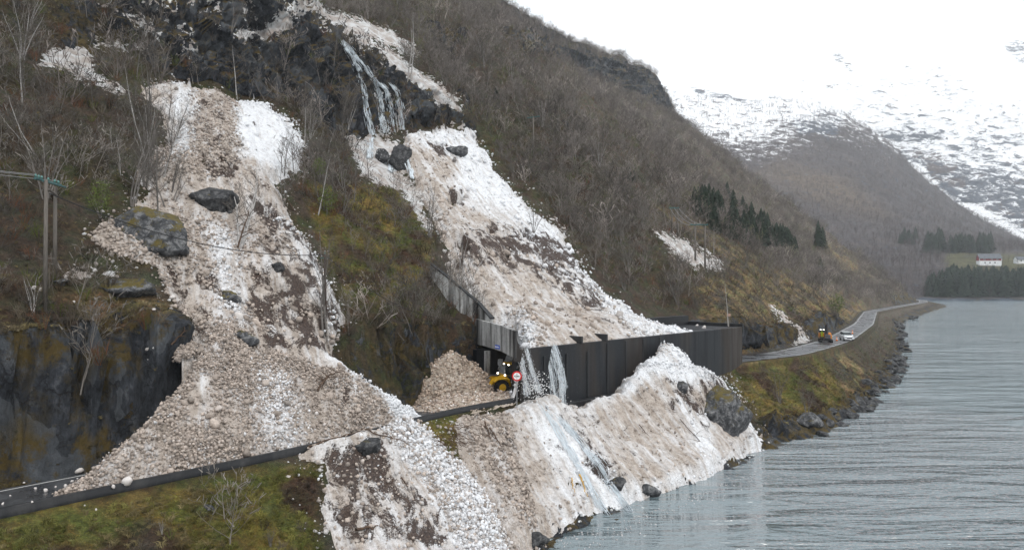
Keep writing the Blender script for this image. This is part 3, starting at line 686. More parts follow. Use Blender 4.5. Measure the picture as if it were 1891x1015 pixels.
# ------------------------------------------------------------------ box / prism helpers for built things
def bx(bm, c, s, rot=None, bev=0):
    m = Matrix.Translation(Vector(c))
    if rot is not None: m = m @ rot
    r = bmesh.ops.create_cube(bm, size=1, matrix=m @ Matrix.Diagonal((s[0], s[1], s[2], 1)))
    if bev:
        es = list({e for v_ in r['verts'] for e in v_.link_edges})
        bmesh.ops.bevel(bm, geom=es, offset=bev, segments=2, affect='EDGES', profile=.6)
def cyl(bm, p0, p1, r0, r1=None, seg=12, cap=True):
    p0, p1 = Vector(p0), Vector(p1); d = p1 - p0
    m = Matrix.Translation((p0 + p1) / 2) @ d.to_track_quat('Z', 'Y').to_matrix().to_4x4()
    bmesh.ops.create_cone(bm, cap_ends=cap, segments=seg, radius1=r0, radius2=r0 if r1 is None else r1, depth=d.length, matrix=m)
def prism(bm, prof, y0, y1, bev=0):
    """profile in xz extruded along y"""
    a = [bm.verts.new((x, y0, z)) for x, z in prof]; b_ = [bm.verts.new((x, y1, z)) for x, z in prof]
    n = len(prof); fs = [bm.faces.new(a), bm.faces.new(b_[::-1])]
    for i in range(n): fs.append(bm.faces.new((a[i - 1], a[i], b_[i], b_[i - 1])))
    bmesh.ops.recalc_face_normals(bm, faces=fs)
    if bev: bmesh.ops.bevel(bm, geom=list({e for f in fs for e in f.edges}), offset=bev, segments=2, affect='EDGES')
def part(name, fn, mat, parent=None, smooth=False, loc=None):
    bm = bmesh.new(); fn(bm); bmesh.ops.recalc_face_normals(bm, faces=bm.faces[:]); me = bpy.data.meshes.new(name); bm.to_mesh(me); bm.free()
    o = link(name, me, mat, parent, smooth)
    if loc is not None: o.location = loc
    return o

# ------------------------------------------------------------------ the road gallery (avalanche shed)
gal = empty('road_gallery', road_pt(47, 0, 8))
tag(gal, 'long dark concrete avalanche gallery over the road with snow on its roof', 'gallery')
GI = gal.matrix_world.inverted()
def gpart(name, me, mat):
    o = link(name, me, mat); o.parent = gal; me.transform(Matrix.Translation(-gal.location)); return o
T0 = table(np.array([45.6]))[0]; T1 = table(np.array([92.5]))[0]
GA = Vector((T0[0], T0[1], 8)); GB = Vector((T1[0], T1[1], 8))
gd = (GB - GA).normalized(); gn = Vector((-gd.y, gd.x, 0)); GLEN = (GB - GA).length
def gp(s, n, z): return GA + gd * s + gn * n + Vector((0, 0, z - 8))
def gbox(name, s0, s1, n0, n1, z0, z1, mat, bev=0):
    def f(bm):
        vs = [bm.verts.new(gp(s, n, z) - gal.location) for z in (z0, z1) for (s, n) in ((s0, n0), (s1, n0), (s1, n1), (s0, n1))]
        for q in ((0, 3, 2, 1), (4, 5, 6, 7), (0, 1, 5, 4), (1, 2, 6, 5), (2, 3, 7, 6), (3, 0, 4, 7)): bm.faces.new([vs[k] for k in q])
        if bev: bmesh.ops.bevel(bm, geom=bm.edges[:], offset=bev, segments=1, affect='EDGES')
    return part(name, f, mat, gal)
gbox('front_wall', 0, GLEN, -.35, .1, 6.0, 13.25, M_WET_SHADE, .04)
def roof_fn(bm):
    pl = [(.25, .1), (GLEN - .1, .1), (GLEN - .1, 9.4), (4.2, 11.3)]
    a = [bm.verts.new(gp(s_, n_, 12.55) - gal.location) for s_, n_ in pl]; b_ = [bm.verts.new(gp(s_, n_, 13.2) - gal.location) for s_, n_ in pl]
    bm.faces.new(a[::-1]); bm.faces.new(b_)
    for i in range(4): bm.faces.new((a[i - 1], a[i], b_[i], b_[i - 1]))
part('roof', roof_fn, M_WET_SHADE, gal)
gbox('rear_wall', 1.4, GLEN - .1, 7.7, 8.3, 7.8, 12.55, M_WET_SHADE)  # darkened by colour to stand in for the shade inside the portal
for k in range(7):
    s_ = 3.4 + k * 3.6
    gbox('buttress', s_, s_ + .34, -.47, -.35, 6.9, 13.0 if k > 2 else 12.3, M_PAR, .03)
gbox('foundation_ledge', -.4, GLEN - 14, -1.25, -.35, 5.2, 7.15, M_PAR, .06)
gbox('end_beam', GLEN, GLEN + .35, -.4, 9.6, 12.4, 13.7, M_PAR, .03)
gbox('end_pier', GLEN - .1, GLEN + .3, 8.4, 9.6, 7.8, 12.4, M_PAR, .03)
def gbx2(name, s0, s1, n0, n1, z0, z1, mat): return gbox(name, s0, s1, n0, n1, z0, z1, mat, .02)
for s_ in (9.5, 14.0): gbx2('roof_upstand', s_, s_ + .3, -.5, 1.3, 13.25, 14.0, M_PAR)
gbx2('rear_kerb', GLEN - 15, GLEN, 8.6, 9.6, 13.2, 14.6, M_PAR)
# portal facade: oblique tall band above the opening, then wing wall climbing the slope
def slab(name, pts_top, pts_bot, thick, mat, parent=gal):
    """vertical wall through plan points with given top and bottom heights; thick pushed away from the camera"""
    def f(bm):
        A_, B_ = [], []
        n = len(pts_top)
        for k in range(n):
            p = Vector(pts_top[k]); q = Vector(pts_bot[k])
            a = Vector(pts_top[max(0, k - 1)]); b_ = Vector(pts_top[min(n - 1, k + 1)]); t = (b_ - a); t.z = 0; t.normalize(); nn = Vector((-t.y, t.x, 0))
            if nn.y < 0: nn = -nn
            A_.append((bm.verts.new(p - gal.location), bm.verts.new(q - gal.location))); B_.append((bm.verts.new(p + nn * thick - gal.location), bm.verts.new(q + nn * thick - gal.location)))
        for k in range(n - 1):
            bm.faces.new((A_[k][0], A_[k + 1][0], A_[k + 1][1], A_[k][1])); bm.faces.new((B_[k][0], B_[k][1], B_[k + 1][1], B_[k + 1][0]))
            bm.faces.new((A_[k][0], B_[k][0], B_[k + 1][0], A_[k + 1][0])); bm.faces.new((A_[k][1], A_[k + 1][1], B_[k + 1][1], B_[k][1]))
        for k in (0, n - 1): bm.faces.new((A_[k][0], A_[k][1], B_[k][1], B_[k][0]))
    return part(name, f, mat, parent)
Y0 = GA.y - .35
pr = at(950, 611, Y0 - .1); pr2 = at(957, 660, Y0 - .1)
tl = [at(950, 611, Y0 - .1), at(925, 601, Y0 + 3), at(895, 593, Y0 + 6.5), at(862, 585, Y0 + 11)]
bl_ = [at(956, 661, Y0 - .1), at(925, 648, Y0 + 3), at(895, 638.5, Y0 + 6.5), at(862, 632, Y0 + 11)]
bl_[0].x = tl[0].x; bl_ = [Vector((t.x, t.y, b.z)) for t, b in zip(tl, bl_)]
slab('portal_facade', tl, bl_, .4, M_CONC)
slab('portal_cheek', [tl[0] + Vector((0, .02, 0)), gp(-.02, -.3, 13.2)], [Vector((tl[0].x, tl[0].y + .02, 12.0)), gp(-.02, -.3, 12.0)], .4, M_WET_SHADE)
def pil(name, u_, Y_, z0, z1, w_, mat):
    p = at(u_, 600, Y_)
    return part(name, lambda bm: bx(bm, Vector((p.x, p.y, (z0 + z1) / 2)) - gal.location, (w_, w_, z1 - z0), Matrix.Rotation(R(40), 4, 'Z'), .02), mat, gal)
pil('portal_pillar', 900, Y0 + 6.1, 7.9, 12.5, .5, M_CONC)
pil('portal_pillar', 952, Y0 + .5, 7.2, 12.2, .55, M_PAR)
def gdep(u_, v_, bv=None):
    d_ = (at(u_, v_, 100) - cam.location).normalized(); h_ = [x for x in (b_.ray_cast(cam.location, d_)[0] for b_ in (BV_G, BV_B)) if x is not None]
    return min(x.y for x in h_) if h_ else 90
wp = [(905, 588, 608), (880, 558, 592), (850, 532, 578), (820, 508, 552), (794, 488, 528)]
wy = [Y0 + 6.4] + [min(gdep(u_ + 4, v_ - 2), gdep(u_, (v_ + b_) / 2), gdep(u_ - 3, b_ - 4)) - .45 for u_, v_, b_ in wp[1:]]
wy = [wy[0]] + [max(wy[0] + 1.5 + 1.5 * k, y_) for k, y_ in enumerate(wy[1:])]
wt = [at(u_, v_, y_) for (u_, v_, _), y_ in zip(wp, wy)]
wb = [Vector((t.x, t.y, at(u_, b_, y_).z)) for t, (u_, v_, b_), y_ in zip(wt, wp, wy)]
slab('wing_wall', wt, wb, .4, M_CONC)
slab('wing_wall_coping', [p + Vector((0, -.06, .12)) for p in wt], [p + Vector((0, -.06, -.06)) for p in wt], .55, M_PAR)
# name sign (blue) on the facade and the round height limit sign
M_BLUE = simple('sign_blue', (.03, .09, .45), .4, .05); M_WHITE = simple('paint_white', (.8, .8, .8), .4, .04); M_RED = simple('sign_red', (.55, .02, .02), .4, .05)
M_BLACK = simple('rubber_black', (.012, .012, .013), .8, .2); M_METAL = simple('galvanised_metal', (.35, .36, .37), .45, .15, metal=.6)
def text(name, body, size, mat, parent, loc, rot):
    cu = bpy.data.curves.new(name, 'FONT'); cu.body = body; cu.size = size; cu.align_x = 'CENTER'; cu.align_y = 'CENTER'; cu.extrude = .006; cu.offset = .008
    t = bpy.data.objects.new('tmp', cu); COL.objects.link(t)
    me = bpy.data.meshes.new_from_object(t.evaluated_get(bpy.context.evaluated_depsgraph_get())); bpy.data.objects.remove(t)
    o = link(name, me, mat, parent); o.location = loc; o.rotation_euler = rot; return o
p1 = at(915, 637, Y0 + 3.6); p2 = at(926, 641, Y0 + 2.5); mid = (p1 + p2) / 2; angs = math.atan2(p2.y - p1.y, p2.x - p1.x)
sg = empty('tunnel_name_sign', mid + Vector((-.1, -.75, -.0)), angs); tag(sg, 'small blue rectangular name sign hung low on the concrete portal facade', 'sign')
part('sign_board', lambda bm: bx(bm, (0, 0, 0), (.95, .05, .42), None, .01), M_BLUE, sg)
for q in range(5): part('sign_letter', lambda bm, q=q: bx(bm, (-.34 + q * .155, -.034, 0), (.085, .012, .13 if q else .2)), M_WHITE, sg)
hp = at(954.5, 694, Y0 - 1.1); hs = empty('height_limit_sign', (hp.x, hp.y, 7.4), 0); tag(hs, 'round red rimmed height limit sign reading 4,0 m at the right portal corner', 'sign')
zc = hp.z - 7.4
part('sign_rim', lambda bm: cyl(bm, (0, .03, zc), (0, -.0, zc), .5, seg=32), M_RED, hs)
part('sign_face', lambda bm: cyl(bm, (0, .0, zc), (0, -.02, zc), .35, seg=32), M_WHITE, hs)
text('sign_writing', '4,0m', .27, M_BLACK, hs, (0, -.026, zc), (R(90), 0, 0))
for zz in (1, -1): part('arrow_mark', lambda bm, zz=zz: cyl(bm, (0, -.024, zc + zz * .27), (0, -.024, zc + zz * .17), .07, .0, 3), M_BLACK, hs)
part('post', lambda bm: cyl(bm, (0, .08, -.4), (0, .08, zc + .5), .045), M_METAL, hs)
# ------------------------------------------------------------------ placing by line of sight
def refresh(): return bpy.context.evaluated_depsgraph_get()
DG = refresh(); DG.update()
def hit(u_, v_):
    d_ = (at(u_, v_, 100) - cam.location).normalized()
    ok, loc, nrm, idx, ob, _ = scn.ray_cast(DG, cam.location + d_ * 1.0, d_)
    return (Vector(loc), Vector(nrm)) if ok else (None, None)
def drop(x, y, z0=400):
    ok, loc, nrm, idx, ob, _ = scn.ray_cast(DG, Vector((x, y, z0)), Vector((0, 0, -1)))
    return Vector(loc) if ok else None
# rocks
def rock_mat(name, mossy=.5, dark=1.0):
    b = NB(name); p = b.pos(); cell = b.noise(b.obj(), 1.6, 6, .75, .5)
    rc = b.ramp(cell, [(.36, (.014 * dark, .015 * dark, .017 * dark)), (.5, (.06 * dark, .062 * dark, .067 * dark)), (.66, (.24 * dark, .24 * dark, .24 * dark))])
    gz = b.n('ShaderNodeSeparateXYZ'); b.l(b.n('ShaderNodeNewGeometry').outputs['Normal'], gz.inputs[0])
    f = b.math('ADD', gz.outputs[2], b.mr(b.noise(p, 1.1, 6, .75), .3, .7, -1.0, 1.0)); f = b.mr(f, 1.35 - mossy, 1.75 - mossy)
    b.base(b.mix(f, rc, b.mix(b.noise(p, 5, 4), (.03, .03, .008), (.15, .11, .025)))); b.nrm(b.bump(cell, .8, .15)); b.rough(.75)
    return b.m
M_MROCK = rock_mat('mossy_rock', .85); M_ROCK = rock_mat('bare_rock', .25); M_DROCK = rock_mat('wet_dark_rock', .05, .55)
def ico(sub):
    bm = bmesh.new(); bmesh.ops.create_icosphere(bm, subdivisions=sub, radius=1); V = np.array([v_.co[:] for v_ in bm.verts]); Fc = np.array([[v_.index for v_ in f.verts] for f in bm.faces]); bm.free(); return V, Fc
ICO = {k: ico(k) for k in (1, 2, 3, 4)}
def rock_mesh(name, size, seed, sub=4, rough=.55):
    V, Fc = ICO[sub]; V = V.copy(); rg = np.random.default_rng(seed)
    for _ in range(16):                                   # facets: planes cut off the ball
        d = rg.normal(size=3); d /= np.linalg.norm(d); o_ = rg.uniform(.55, .95); t = V @ d; V = V - np.maximum(t - o_, 0)[:, None] * d * .9
    r = 1 + rough * .45 * ridged(V, 1.0, 4, seed=seed) + rough * .3 * fbm(V, .35, 3, seed=seed + 3)
    return npmesh(name, V * r[:, None] * np.array(size) * 1.12, Fc)
def boulder(u_, v_, w_, h_, label, mat=None, seed=1, deep=.8, sink=.25, name='boulder', push=.1, cat='boulder', tilt=0):
    loc, _ = hit(u_, v_ + h_ * .35); Y = loc.y; k = Y / F
    c_ = at(u_, v_, Y + push + w_ * k * .2)
    o = link(name, rock_mesh(name, (w_ * k * .5, w_ * k * .5 * deep, h_ * k * .5), seed), mat or M_MROCK, smooth=True); o.location = c_; o.rotation_euler = (0, tilt, 0)
    return tag(o, label, cat)
boulder(286, 434, 118, 88, 'large round mossy boulder with a slate face sitting in the dirty snow', seed=3, push=.6)
boulder(388, 376, 96, 58, 'dark brown overhanging rock poking out of the snow above the mossy boulder', M_DROCK, 6, push=1.4)
boulder(228, 538, 96, 52, 'flat topped block with bright yellow-green moss left of the snow cone', seed=8, push=.6)
boulder(1342, 768, 88, 96, 'tall slate boulder at the right edge of the snow apron above the water', M_MROCK, 12, push=1.9, deep=.9)
boulder(452, 626, 44, 34, 'small mossy boulder half buried below a white snow stump', seed=13, push=.2)
boulder(424, 549, 44, 24, 'dark mossy stone poking through the centre of the snow chute', seed=15, push=.2)
boulder(514, 497, 24, 20, 'small dark stone with a shadowed hollow in the streaked snow', M_DROCK, 17, push=.1)
boulder(738, 297, 46, 50, 'black wet boulder splitting the foot of the waterfall', M_DROCK, 19, push=.6)
boulder(704, 292, 30, 28, 'smaller black rock left of the boulder under the waterfall', M_DROCK, 21, push=.3)
boulder(845, 282, 40, 20, 'jagged dark rock sticking out of white snow right of the waterfall', M_ROCK, 23, push=.2)
boulder(1258, 716, 26, 22, 'round grey stone in the snow heap above the slate boulder', M_ROCK, 27, push=.1)
boulder(386, 937, 20, 13, 'flat blue-grey stone in the moss below the road', M_ROCK, 29, push=.1)
boulder(1195, 640 + 265, 40, 26, 'grey rocks showing through the apron near the water', M_ROCK, 31, push=.1)
boulder(1138, 893, 36, 20, 'dark wet rock in the runnel of the snow apron', M_DROCK, 33, push=.1)
boulder(1492, 778, 46, 36, 'blue-grey boulder at the waterline under the orange moss', M_ROCK, 35, push=.3)
boulder(1660, 640, 16, 10, 'dark rock at the tip of the little point in the fjord', M_DROCK, 37, push=.2)
boulder(112, 522, 30, 14, 'flat slate stone lying beside the white snow pile', M_ROCK, 39, push=.1)
boulder(680, 825, 50, 30, 'black wet slab showing through snow below the road edge', M_DROCK, 41, push=.1)
boulder(985, 1000, 50, 30, 'dark grey shore block at the bottom of the snow apron', M_DROCK, 43, push=.2)
# rocks along the shore, each its own thing
RM = [rock_mesh('shore_rock', (1, .8, .62), 60 + k, 3) for k in range(5)]
for m_ in RM: m_.materials.append(M_DROCK)
rng = random.Random(5)
for k in range(110):
    s_ = rng.uniform(90, 420) if k > 30 else rng.uniform(95, 200)
    T = table(np.array([s_]))[0]; a_ = R(T[3]); nsh = T[6] + rng.uniform(-1.2, 1.8)
    x_, y_ = T[0] - nsh * math.sin(a_), T[1] + nsh * math.cos(a_)
    d_ = drop(x_, y_, 30)
    if d_ is None: continue
    o = bpy.data.objects.new('shore_rock', RM[k % 5]); COL.objects.link(o); sz = rng.uniform(.35, 1.15) * (1 + s_ / 500)
    o.location = (x_, y_, d_.z + .05 * sz); o.scale = (sz, sz, sz * rng.uniform(.6, 1)); o.rotation_euler = (rng.uniform(-.3, .3), rng.uniform(-.3, .3), rng.uniform(0, 6))
    tag(o, 'dark broken rock among the many along the waterline beyond the gallery', 'rock', 'rocks along the shoreline')

# ------------------------------------------------------------------ snow rubble
def chunk_mat():
    b = NB('snow_chunks'); p = b.pos(); c = b.mix(1, b.attr('col', 'Color'), b.ramp(b.noise(p, 7, 4, .7), [(.3, .72), (.7, 1.15)]), 'MULTIPLY')
    b.base(c); b.rough(.7); b.nrm(b.bump(b.noise(p, 9, 4), .5, .04)); return b.m
M_CHUNK = chunk_mat()
def rubble(name, C, N, size, col, label, mat=M_CHUNK, sub=1, kind='stuff'):
    V, Fc = ICO[sub]; n = len(C); nv = len(V)
    q = RNG.normal(size=(n, 4)); q /= np.linalg.norm(q, axis=1)[:, None]; w_, x, y, z = q.T
    Rm = np.stack([np.stack([1 - 2 * (y * y + z * z), 2 * (x * y - z * w_), 2 * (x * z + y * w_)], -1), np.stack([2 * (x * y + z * w_), 1 - 2 * (x * x + z * z), 2 * (y * z - x * w_)], -1), np.stack([2 * (x * z - y * w_), 2 * (y * z + x * w_), 1 - 2 * (x * x + y * y)], -1)], 1)
    L = V[None] * RNG.uniform(.7, 1.25, (n, nv, 1)) * RNG.uniform(.65, 1.2, (n, 1, 3))
    P = np.einsum('nij,nvj->nvi', Rm, L) * size[:, None, None] + C[:, None, :]
    Fa = (Fc[None] + (np.arange(n) * nv)[:, None, None]).reshape(-1, 3)
    me = npmesh(name, P.reshape(-1, 3), Fa); attr(me, 'col', np.repeat(col, nv, 0))
    return tag(link(name, me, mat, smooth=False), label, 'snow rubble' if kind == 'stuff' else None, kind=kind)
def scatter_on(sh, count, wfun, smin, smax, pw=2.2, sdmin=.25):
    P, sd, u_, v_ = sh['P'], sh['sd'], sh['u'], sh['v']
    ar = np.linalg.norm(np.cross(np.gradient(P, axis=0), np.gradient(P, axis=1)), axis=-1)
    w_ = ar * (sd > sdmin) * (((sh['N'] > .55) | (sh is not SA)) if 'N' in sh else 1) * wfun(u_, v_, P); w_ = w_.ravel() / w_.sum()
    i = RNG.choice(w_.size, count, p=w_)
    sz = smin + (smax - smin) * RNG.random(count) ** pw
    C = P.reshape(-1, 3)[i] + RNG.normal(0, .1, (count, 3)) + sh['n'].reshape(-1, 3)[i] * (sz * .25)[:, None]
    wh = np.clip(sh['w'].ravel()[i] + RNG.normal(0, .2, count) + .12 * fbm(C, 3, 2, seed=71), 0, 1)[:, None]
    d0 = np.array([.39, .33, .285]) * RNG.uniform(.55, 1.35, (count, 1)); w0 = np.array([.77, .78, .80]) * RNG.uniform(.85, 1.08, (count, 1))
    return C, sh['n'].reshape(-1, 3)[i], sz, np.clip(d0 + (w0 - d0) * ss(.3, .8, wh), 0, .9)
inp = lambda poly, soft=6: (lambda u_, v_, P: ss(-soft, soft, psd(u_, v_, poly)))
def margin(sh, count, smin, smax, label):
    sd = sh['sd']; w_ = ((sd > -1.8) & (sd < .4) & ((sh['N'] > .7) | (sh is not SA)) & (sh['gz'] > .05) & (np.abs(sh['gz'] - sh['P'][..., 2]) < 1.8)) * np.exp(np.clip(sd, -3, 0) * 1.3); w_ = w_.ravel() / w_.sum(); i = RNG.choice(w_.size, count, p=w_)
    C = sh['P'].reshape(-1, 3)[i].copy(); C[:, 2] = sh['gz'].ravel()[i]; C += RNG.normal(0, .12, (count, 3)) * np.array([1, 1, .2]); sz = smin + (smax - smin) * RNG.random(count) ** 3
    wh = np.clip(sh['w'].ravel()[i] + RNG.normal(.15, .3, count), 0, 1)[:, None]; col = np.array([.39, .33, .285]) + np.array([.33, .42, .48]) * wh
    rubble('snow_rubble', C, None, sz, np.clip(col * RNG.uniform(.7, 1.1, (count, 1)), 0, .85), label)
margin(SA, 1200, .04, .22, 'stray snow clods scattered along the edges of the left chute'); margin(SAL, 350, .04, .2, 'stray snow clods scattered beside the snow below the road')
margin(SB, 800, .05, .3, 'stray snow clods scattered along the edges of the gallery snow'); margin(SC, 550, .04, .22, 'stray snow clods scattered around the apron below the gallery')
C = scatter_on(SA, 260, lambda u_, v_, P: (v_ > 560) * 1.0 + .3, .14, .34, 2.0); rubble('snow_rubble', *C, 'larger snow blocks lying on the left chute and cone', sub=2)
C = scatter_on(SB, 260, lambda u_, v_, P: 1.0 + 0 * u_, .16, .5, 2.0); rubble('snow_rubble', *C, 'larger snow blocks lying on the gallery snow', sub=2)
fan = [(60, 900), (310, 655), (420, 600), (470, 640), (590, 690), (700, 700), (790, 780), (690, 830), (545, 860), (230, 930)]
C = scatter_on(SA, 38000, lambda u_, v_, P: ss(-8, 14, psd(u_, v_, fan)) * (.1 + ss(-.25, .15, fbm(P, 5, 3, seed=61))) * (1 - .85 * inp([(350, 660), (395, 690), (380, 790), (330, 800), (350, 730)], 14)(u_, v_, P)), .035, .145, 2.0)
rubble('snow_rubble', *C, 'countless dirty snow clods covering the lower snow cone beside the road')
C = scatter_on(SA, 9000, lambda u_, v_, P: (v_ < 640) * ss(-.1, .3, fbm(P, 7, 3, seed=62)) + .6 * inp([(150, 450), (250, 340), (340, 420), (230, 470), (330, 520), (280, 560)])(u_, v_, P) + .8 * inp([(330, 290), (440, 290), (440, 180), (340, 170)])(u_, v_, P), .06, .2)
rubble('snow_rubble', *C, 'small snow clods scattered over the upper left snow chute')
C = scatter_on(SAL, 9500, lambda u_, v_, P: 1.0 * inp([(690, 793), (757, 764), (870, 862), (945, 1015), (960, 1300), (840, 1015), (800, 930)], 10)(u_, v_, P) + .08, .05, .2, 2.2)
rubble('snow_rubble', *C, 'bright snow clods along the right side of the snow below the road')
C = scatter_on(SB, 6000, lambda u_, v_, P: ss(0, .35, sh_edge(P, u_, v_)) if False else (.15 + 1.5 * inp([(905, 588), (960, 560), (1010, 625), (975, 680), (945, 640)])(u_, v_, P) + 1.2 * inp([(1060, 480), (1130, 530), (1290, 590), (1285, 640), (1180, 640), (1100, 560)])(u_, v_, P)), .06, .24, 2.6)
rubble('snow_rubble', *C, 'loose snow lumps on the white snow over the gallery roof')
C = scatter_on(SC, 4000, lambda u_, v_, P: .1 + 1.6 * inp([(850, 757), (930, 760), (990, 980), (955, 985), (905, 905), (870, 860)])(u_, v_, P) + .7 * inp([(1180, 690), (1240, 620), (1345, 700), (1260, 700)])(u_, v_, P), .05, .2, 2.4)
rubble('snow_rubble', *C, 'grey and white snow lumps on the apron below the gallery')
# dug-out heap in front of the portal
def heap(name, cx, cy, z0, rx, ry, h, rot, label, seed, n=110, wh=.12):
    g = np.linspace(-1.15, 1.15, n); X, Y = np.meshgrid(g, g, indexing='ij'); r = np.hypot(X, Y)
    c_, s_ = math.cos(rot), math.sin(rot)
    P = np.stack([cx + X * rx * c_ - Y * ry * s_, cy + X * rx * s_ + Y * ry * c_, 0 * X], -1)
    rr = r + .26 * fbm(P, 3.6, 3, seed=seed)
    P[..., 2] = z0 + h * (np.clip(1 - rr, -.2, 1) ** 1 if False else np.where(rr < 1, (1 - np.clip(rr, 0, 1) ** 1.25) * .96, (1 - rr) * 1.5)) + .25 * fbm(P, 1.2, 3, seed=seed + 1) * ss(1.1, .9, rr) + .12 * ridged(P, .5, 2, seed=seed + 2)
    q, used = gfaces(n, n, rr < 1.06); me = npmesh(name, P.reshape(-1, 3)[used], q)
    attr(me, 'white', np.full(used.sum(), wh)); attr(me, 'dirt', np.full(used.sum(), -1.)); attr(me, 'flow', P.reshape(-1, 3)[used] * np.array([1, 3, 1]))
    o = tag(link(name, me, M_HEAP, smooth=True), label, 'snow heap')
    return dict(o=o, P=P, sd=(1 - rr) * rx, n=gnormals(P) * np.sign(gnormals(P)[..., 2:3]), u=pix(P)[0], v=pix(P)[1], w=np.full(r.shape, wh), d=0)
def heapmat():
    b = NB('dug_snow'); p = b.pos(); n = b.noise(p, 1.4, 7, .75)
    b.base(b.ramp(n, [(.28, (.2, .155, .115)), (.45, (.38, .32, .26)), (.62, (.50, .44, .38)), (.8, (.72, .68, .63))])); b.nrm(b.bump(b.math('ADD', n, b.vor(p, 4)), .8, .2)); b.rough(.85); return b.m
M_HEAP = heapmat()
hc = at(832, 700, 75.5)
H1 = heap('snow_heap', hc.x, hc.y + 1.4, 7.7, 6.2, 4.6, 5.3, R(46), 'tall tan heap of dug snow in front of the wheel loader', 81)
C = scatter_on(H1, 5000, lambda u_, v_, P: 1 + 0 * u_, .04, .2, 2.2); hcol = C[3] * np.array([1.05, .98, .90])
rubble('snow_rubble', C[0], C[1], C[2], np.clip(hcol, 0, .8), 'tan snow lumps covering the dug heap at the portal')
h2c = road_pt(40, 2.7)
H2 = heap('snow_heap', h2c.x, h2c.y, 7.95, 8.2, 2.9, 1.25, R(50), 'low spread of tan snow along the parapet in front of the tall heap', 85, 120, .3)
C = scatter_on(H2, 3200, lambda u_, v_, P: 1 + 0 * u_, .035, .16, 2); rubble('snow_rubble', C[0], C[1], C[2], np.clip(C[3] * np.array([1.1, 1.02, .95]), 0, .8), 'tan snow lumps spread over the road along the parapet')
# loose snowballs on the wet road and verge
sb = rock_mesh('snowball', (1, .85, .75), 90, 2, .2); sb.materials.append(simple('snowball_snow', (.62, .58, .55), .7, .15, 3))
for k, (u_, v_, d_) in enumerate([(147, 872, 16), (85, 907, 9), (66, 902, 6), (45, 891, 5), (60, 927, 5), (210, 899, 10), (236, 893, 22), (186, 897, 9), (122, 898, 9), (6, 930, 6), (178, 941, 5), (134, 889, 7), (157, 933, 4), (20, 915, 4), (104, 899, 5), (75, 524 + 12, 9), (62, 533, 10), (912, 899, 10), (793, 791, 7), (284, 573, 8), (137, 558, 5), (440, 588, 20), (317, 551, 12), (1088, 643 - 35, 7), (1300, 606, 9), (1287, 602, 6)]):
    loc, _ = hit(u_, v_)
    if loc is None: continue
    o = bpy.data.objects.new('snowball', sb); COL.objects.link(o); r_ = d_ * loc.y / F * .5; o.scale = (r_, r_, r_); o.location = loc + Vector((0, 0, r_ * .4)); o.rotation_euler = (k, k * 2, k * 3)
    if k < 15: tag(o, 'loose rounded snowball lying on the wet asphalt beside the snow cone', 'snowball', 'snowballs on the wet road')
    else: tag(o, 'loose rounded snowball lying away from the main snow', 'snowball', 'stray snowballs on slopes')

# ------------------------------------------------------------------ falling water
def fall_mat():
    b = NB('falling_water'); b.base((.80, .87, .92)); b.rough(.5); b.bsdf.inputs['Alpha'].default_value = .7
    b.bsdf.inputs['Subsurface Weight'].default_value = .0
    return b.m
M_FALL = fall_mat()
def tubes(paths, sides=3):
    """paths: list of (pts (k,3), radii (k,))"""
    Vs, Fs, o_ = [], [], 0
    for pts, rad in paths:
        pts = np.asarray(pts, float); k = len(pts); t = np.gradient(pts, axis=0); t /= np.linalg.norm(t, axis=1)[:, None] + 1e-9
        a = np.cross(t, np.array([.3, .9, .31])); a /= np.linalg.norm(a, axis=1)[:, None] + 1e-9; b_ = np.cross(t, a)
        th = np.arange(sides) * 2 * math.pi / sides
        ring = pts[:, None] + (a[:, None] * np.cos(th)[None, :, None] + b_[:, None] * np.sin(th)[None, :, None]) * np.asarray(rad)[:, None, None]
        Vs.append(ring.reshape(-1, 3)); i = np.arange((k - 1) * sides).reshape(k - 1, sides); j = np.roll(i, -1, 1)
        Fs.append(np.stack([i, j, j + sides, i + sides], -1).reshape(-1, 4) + o_); o_ += k * sides
    return np.concatenate(Vs), np.concatenate(Fs)
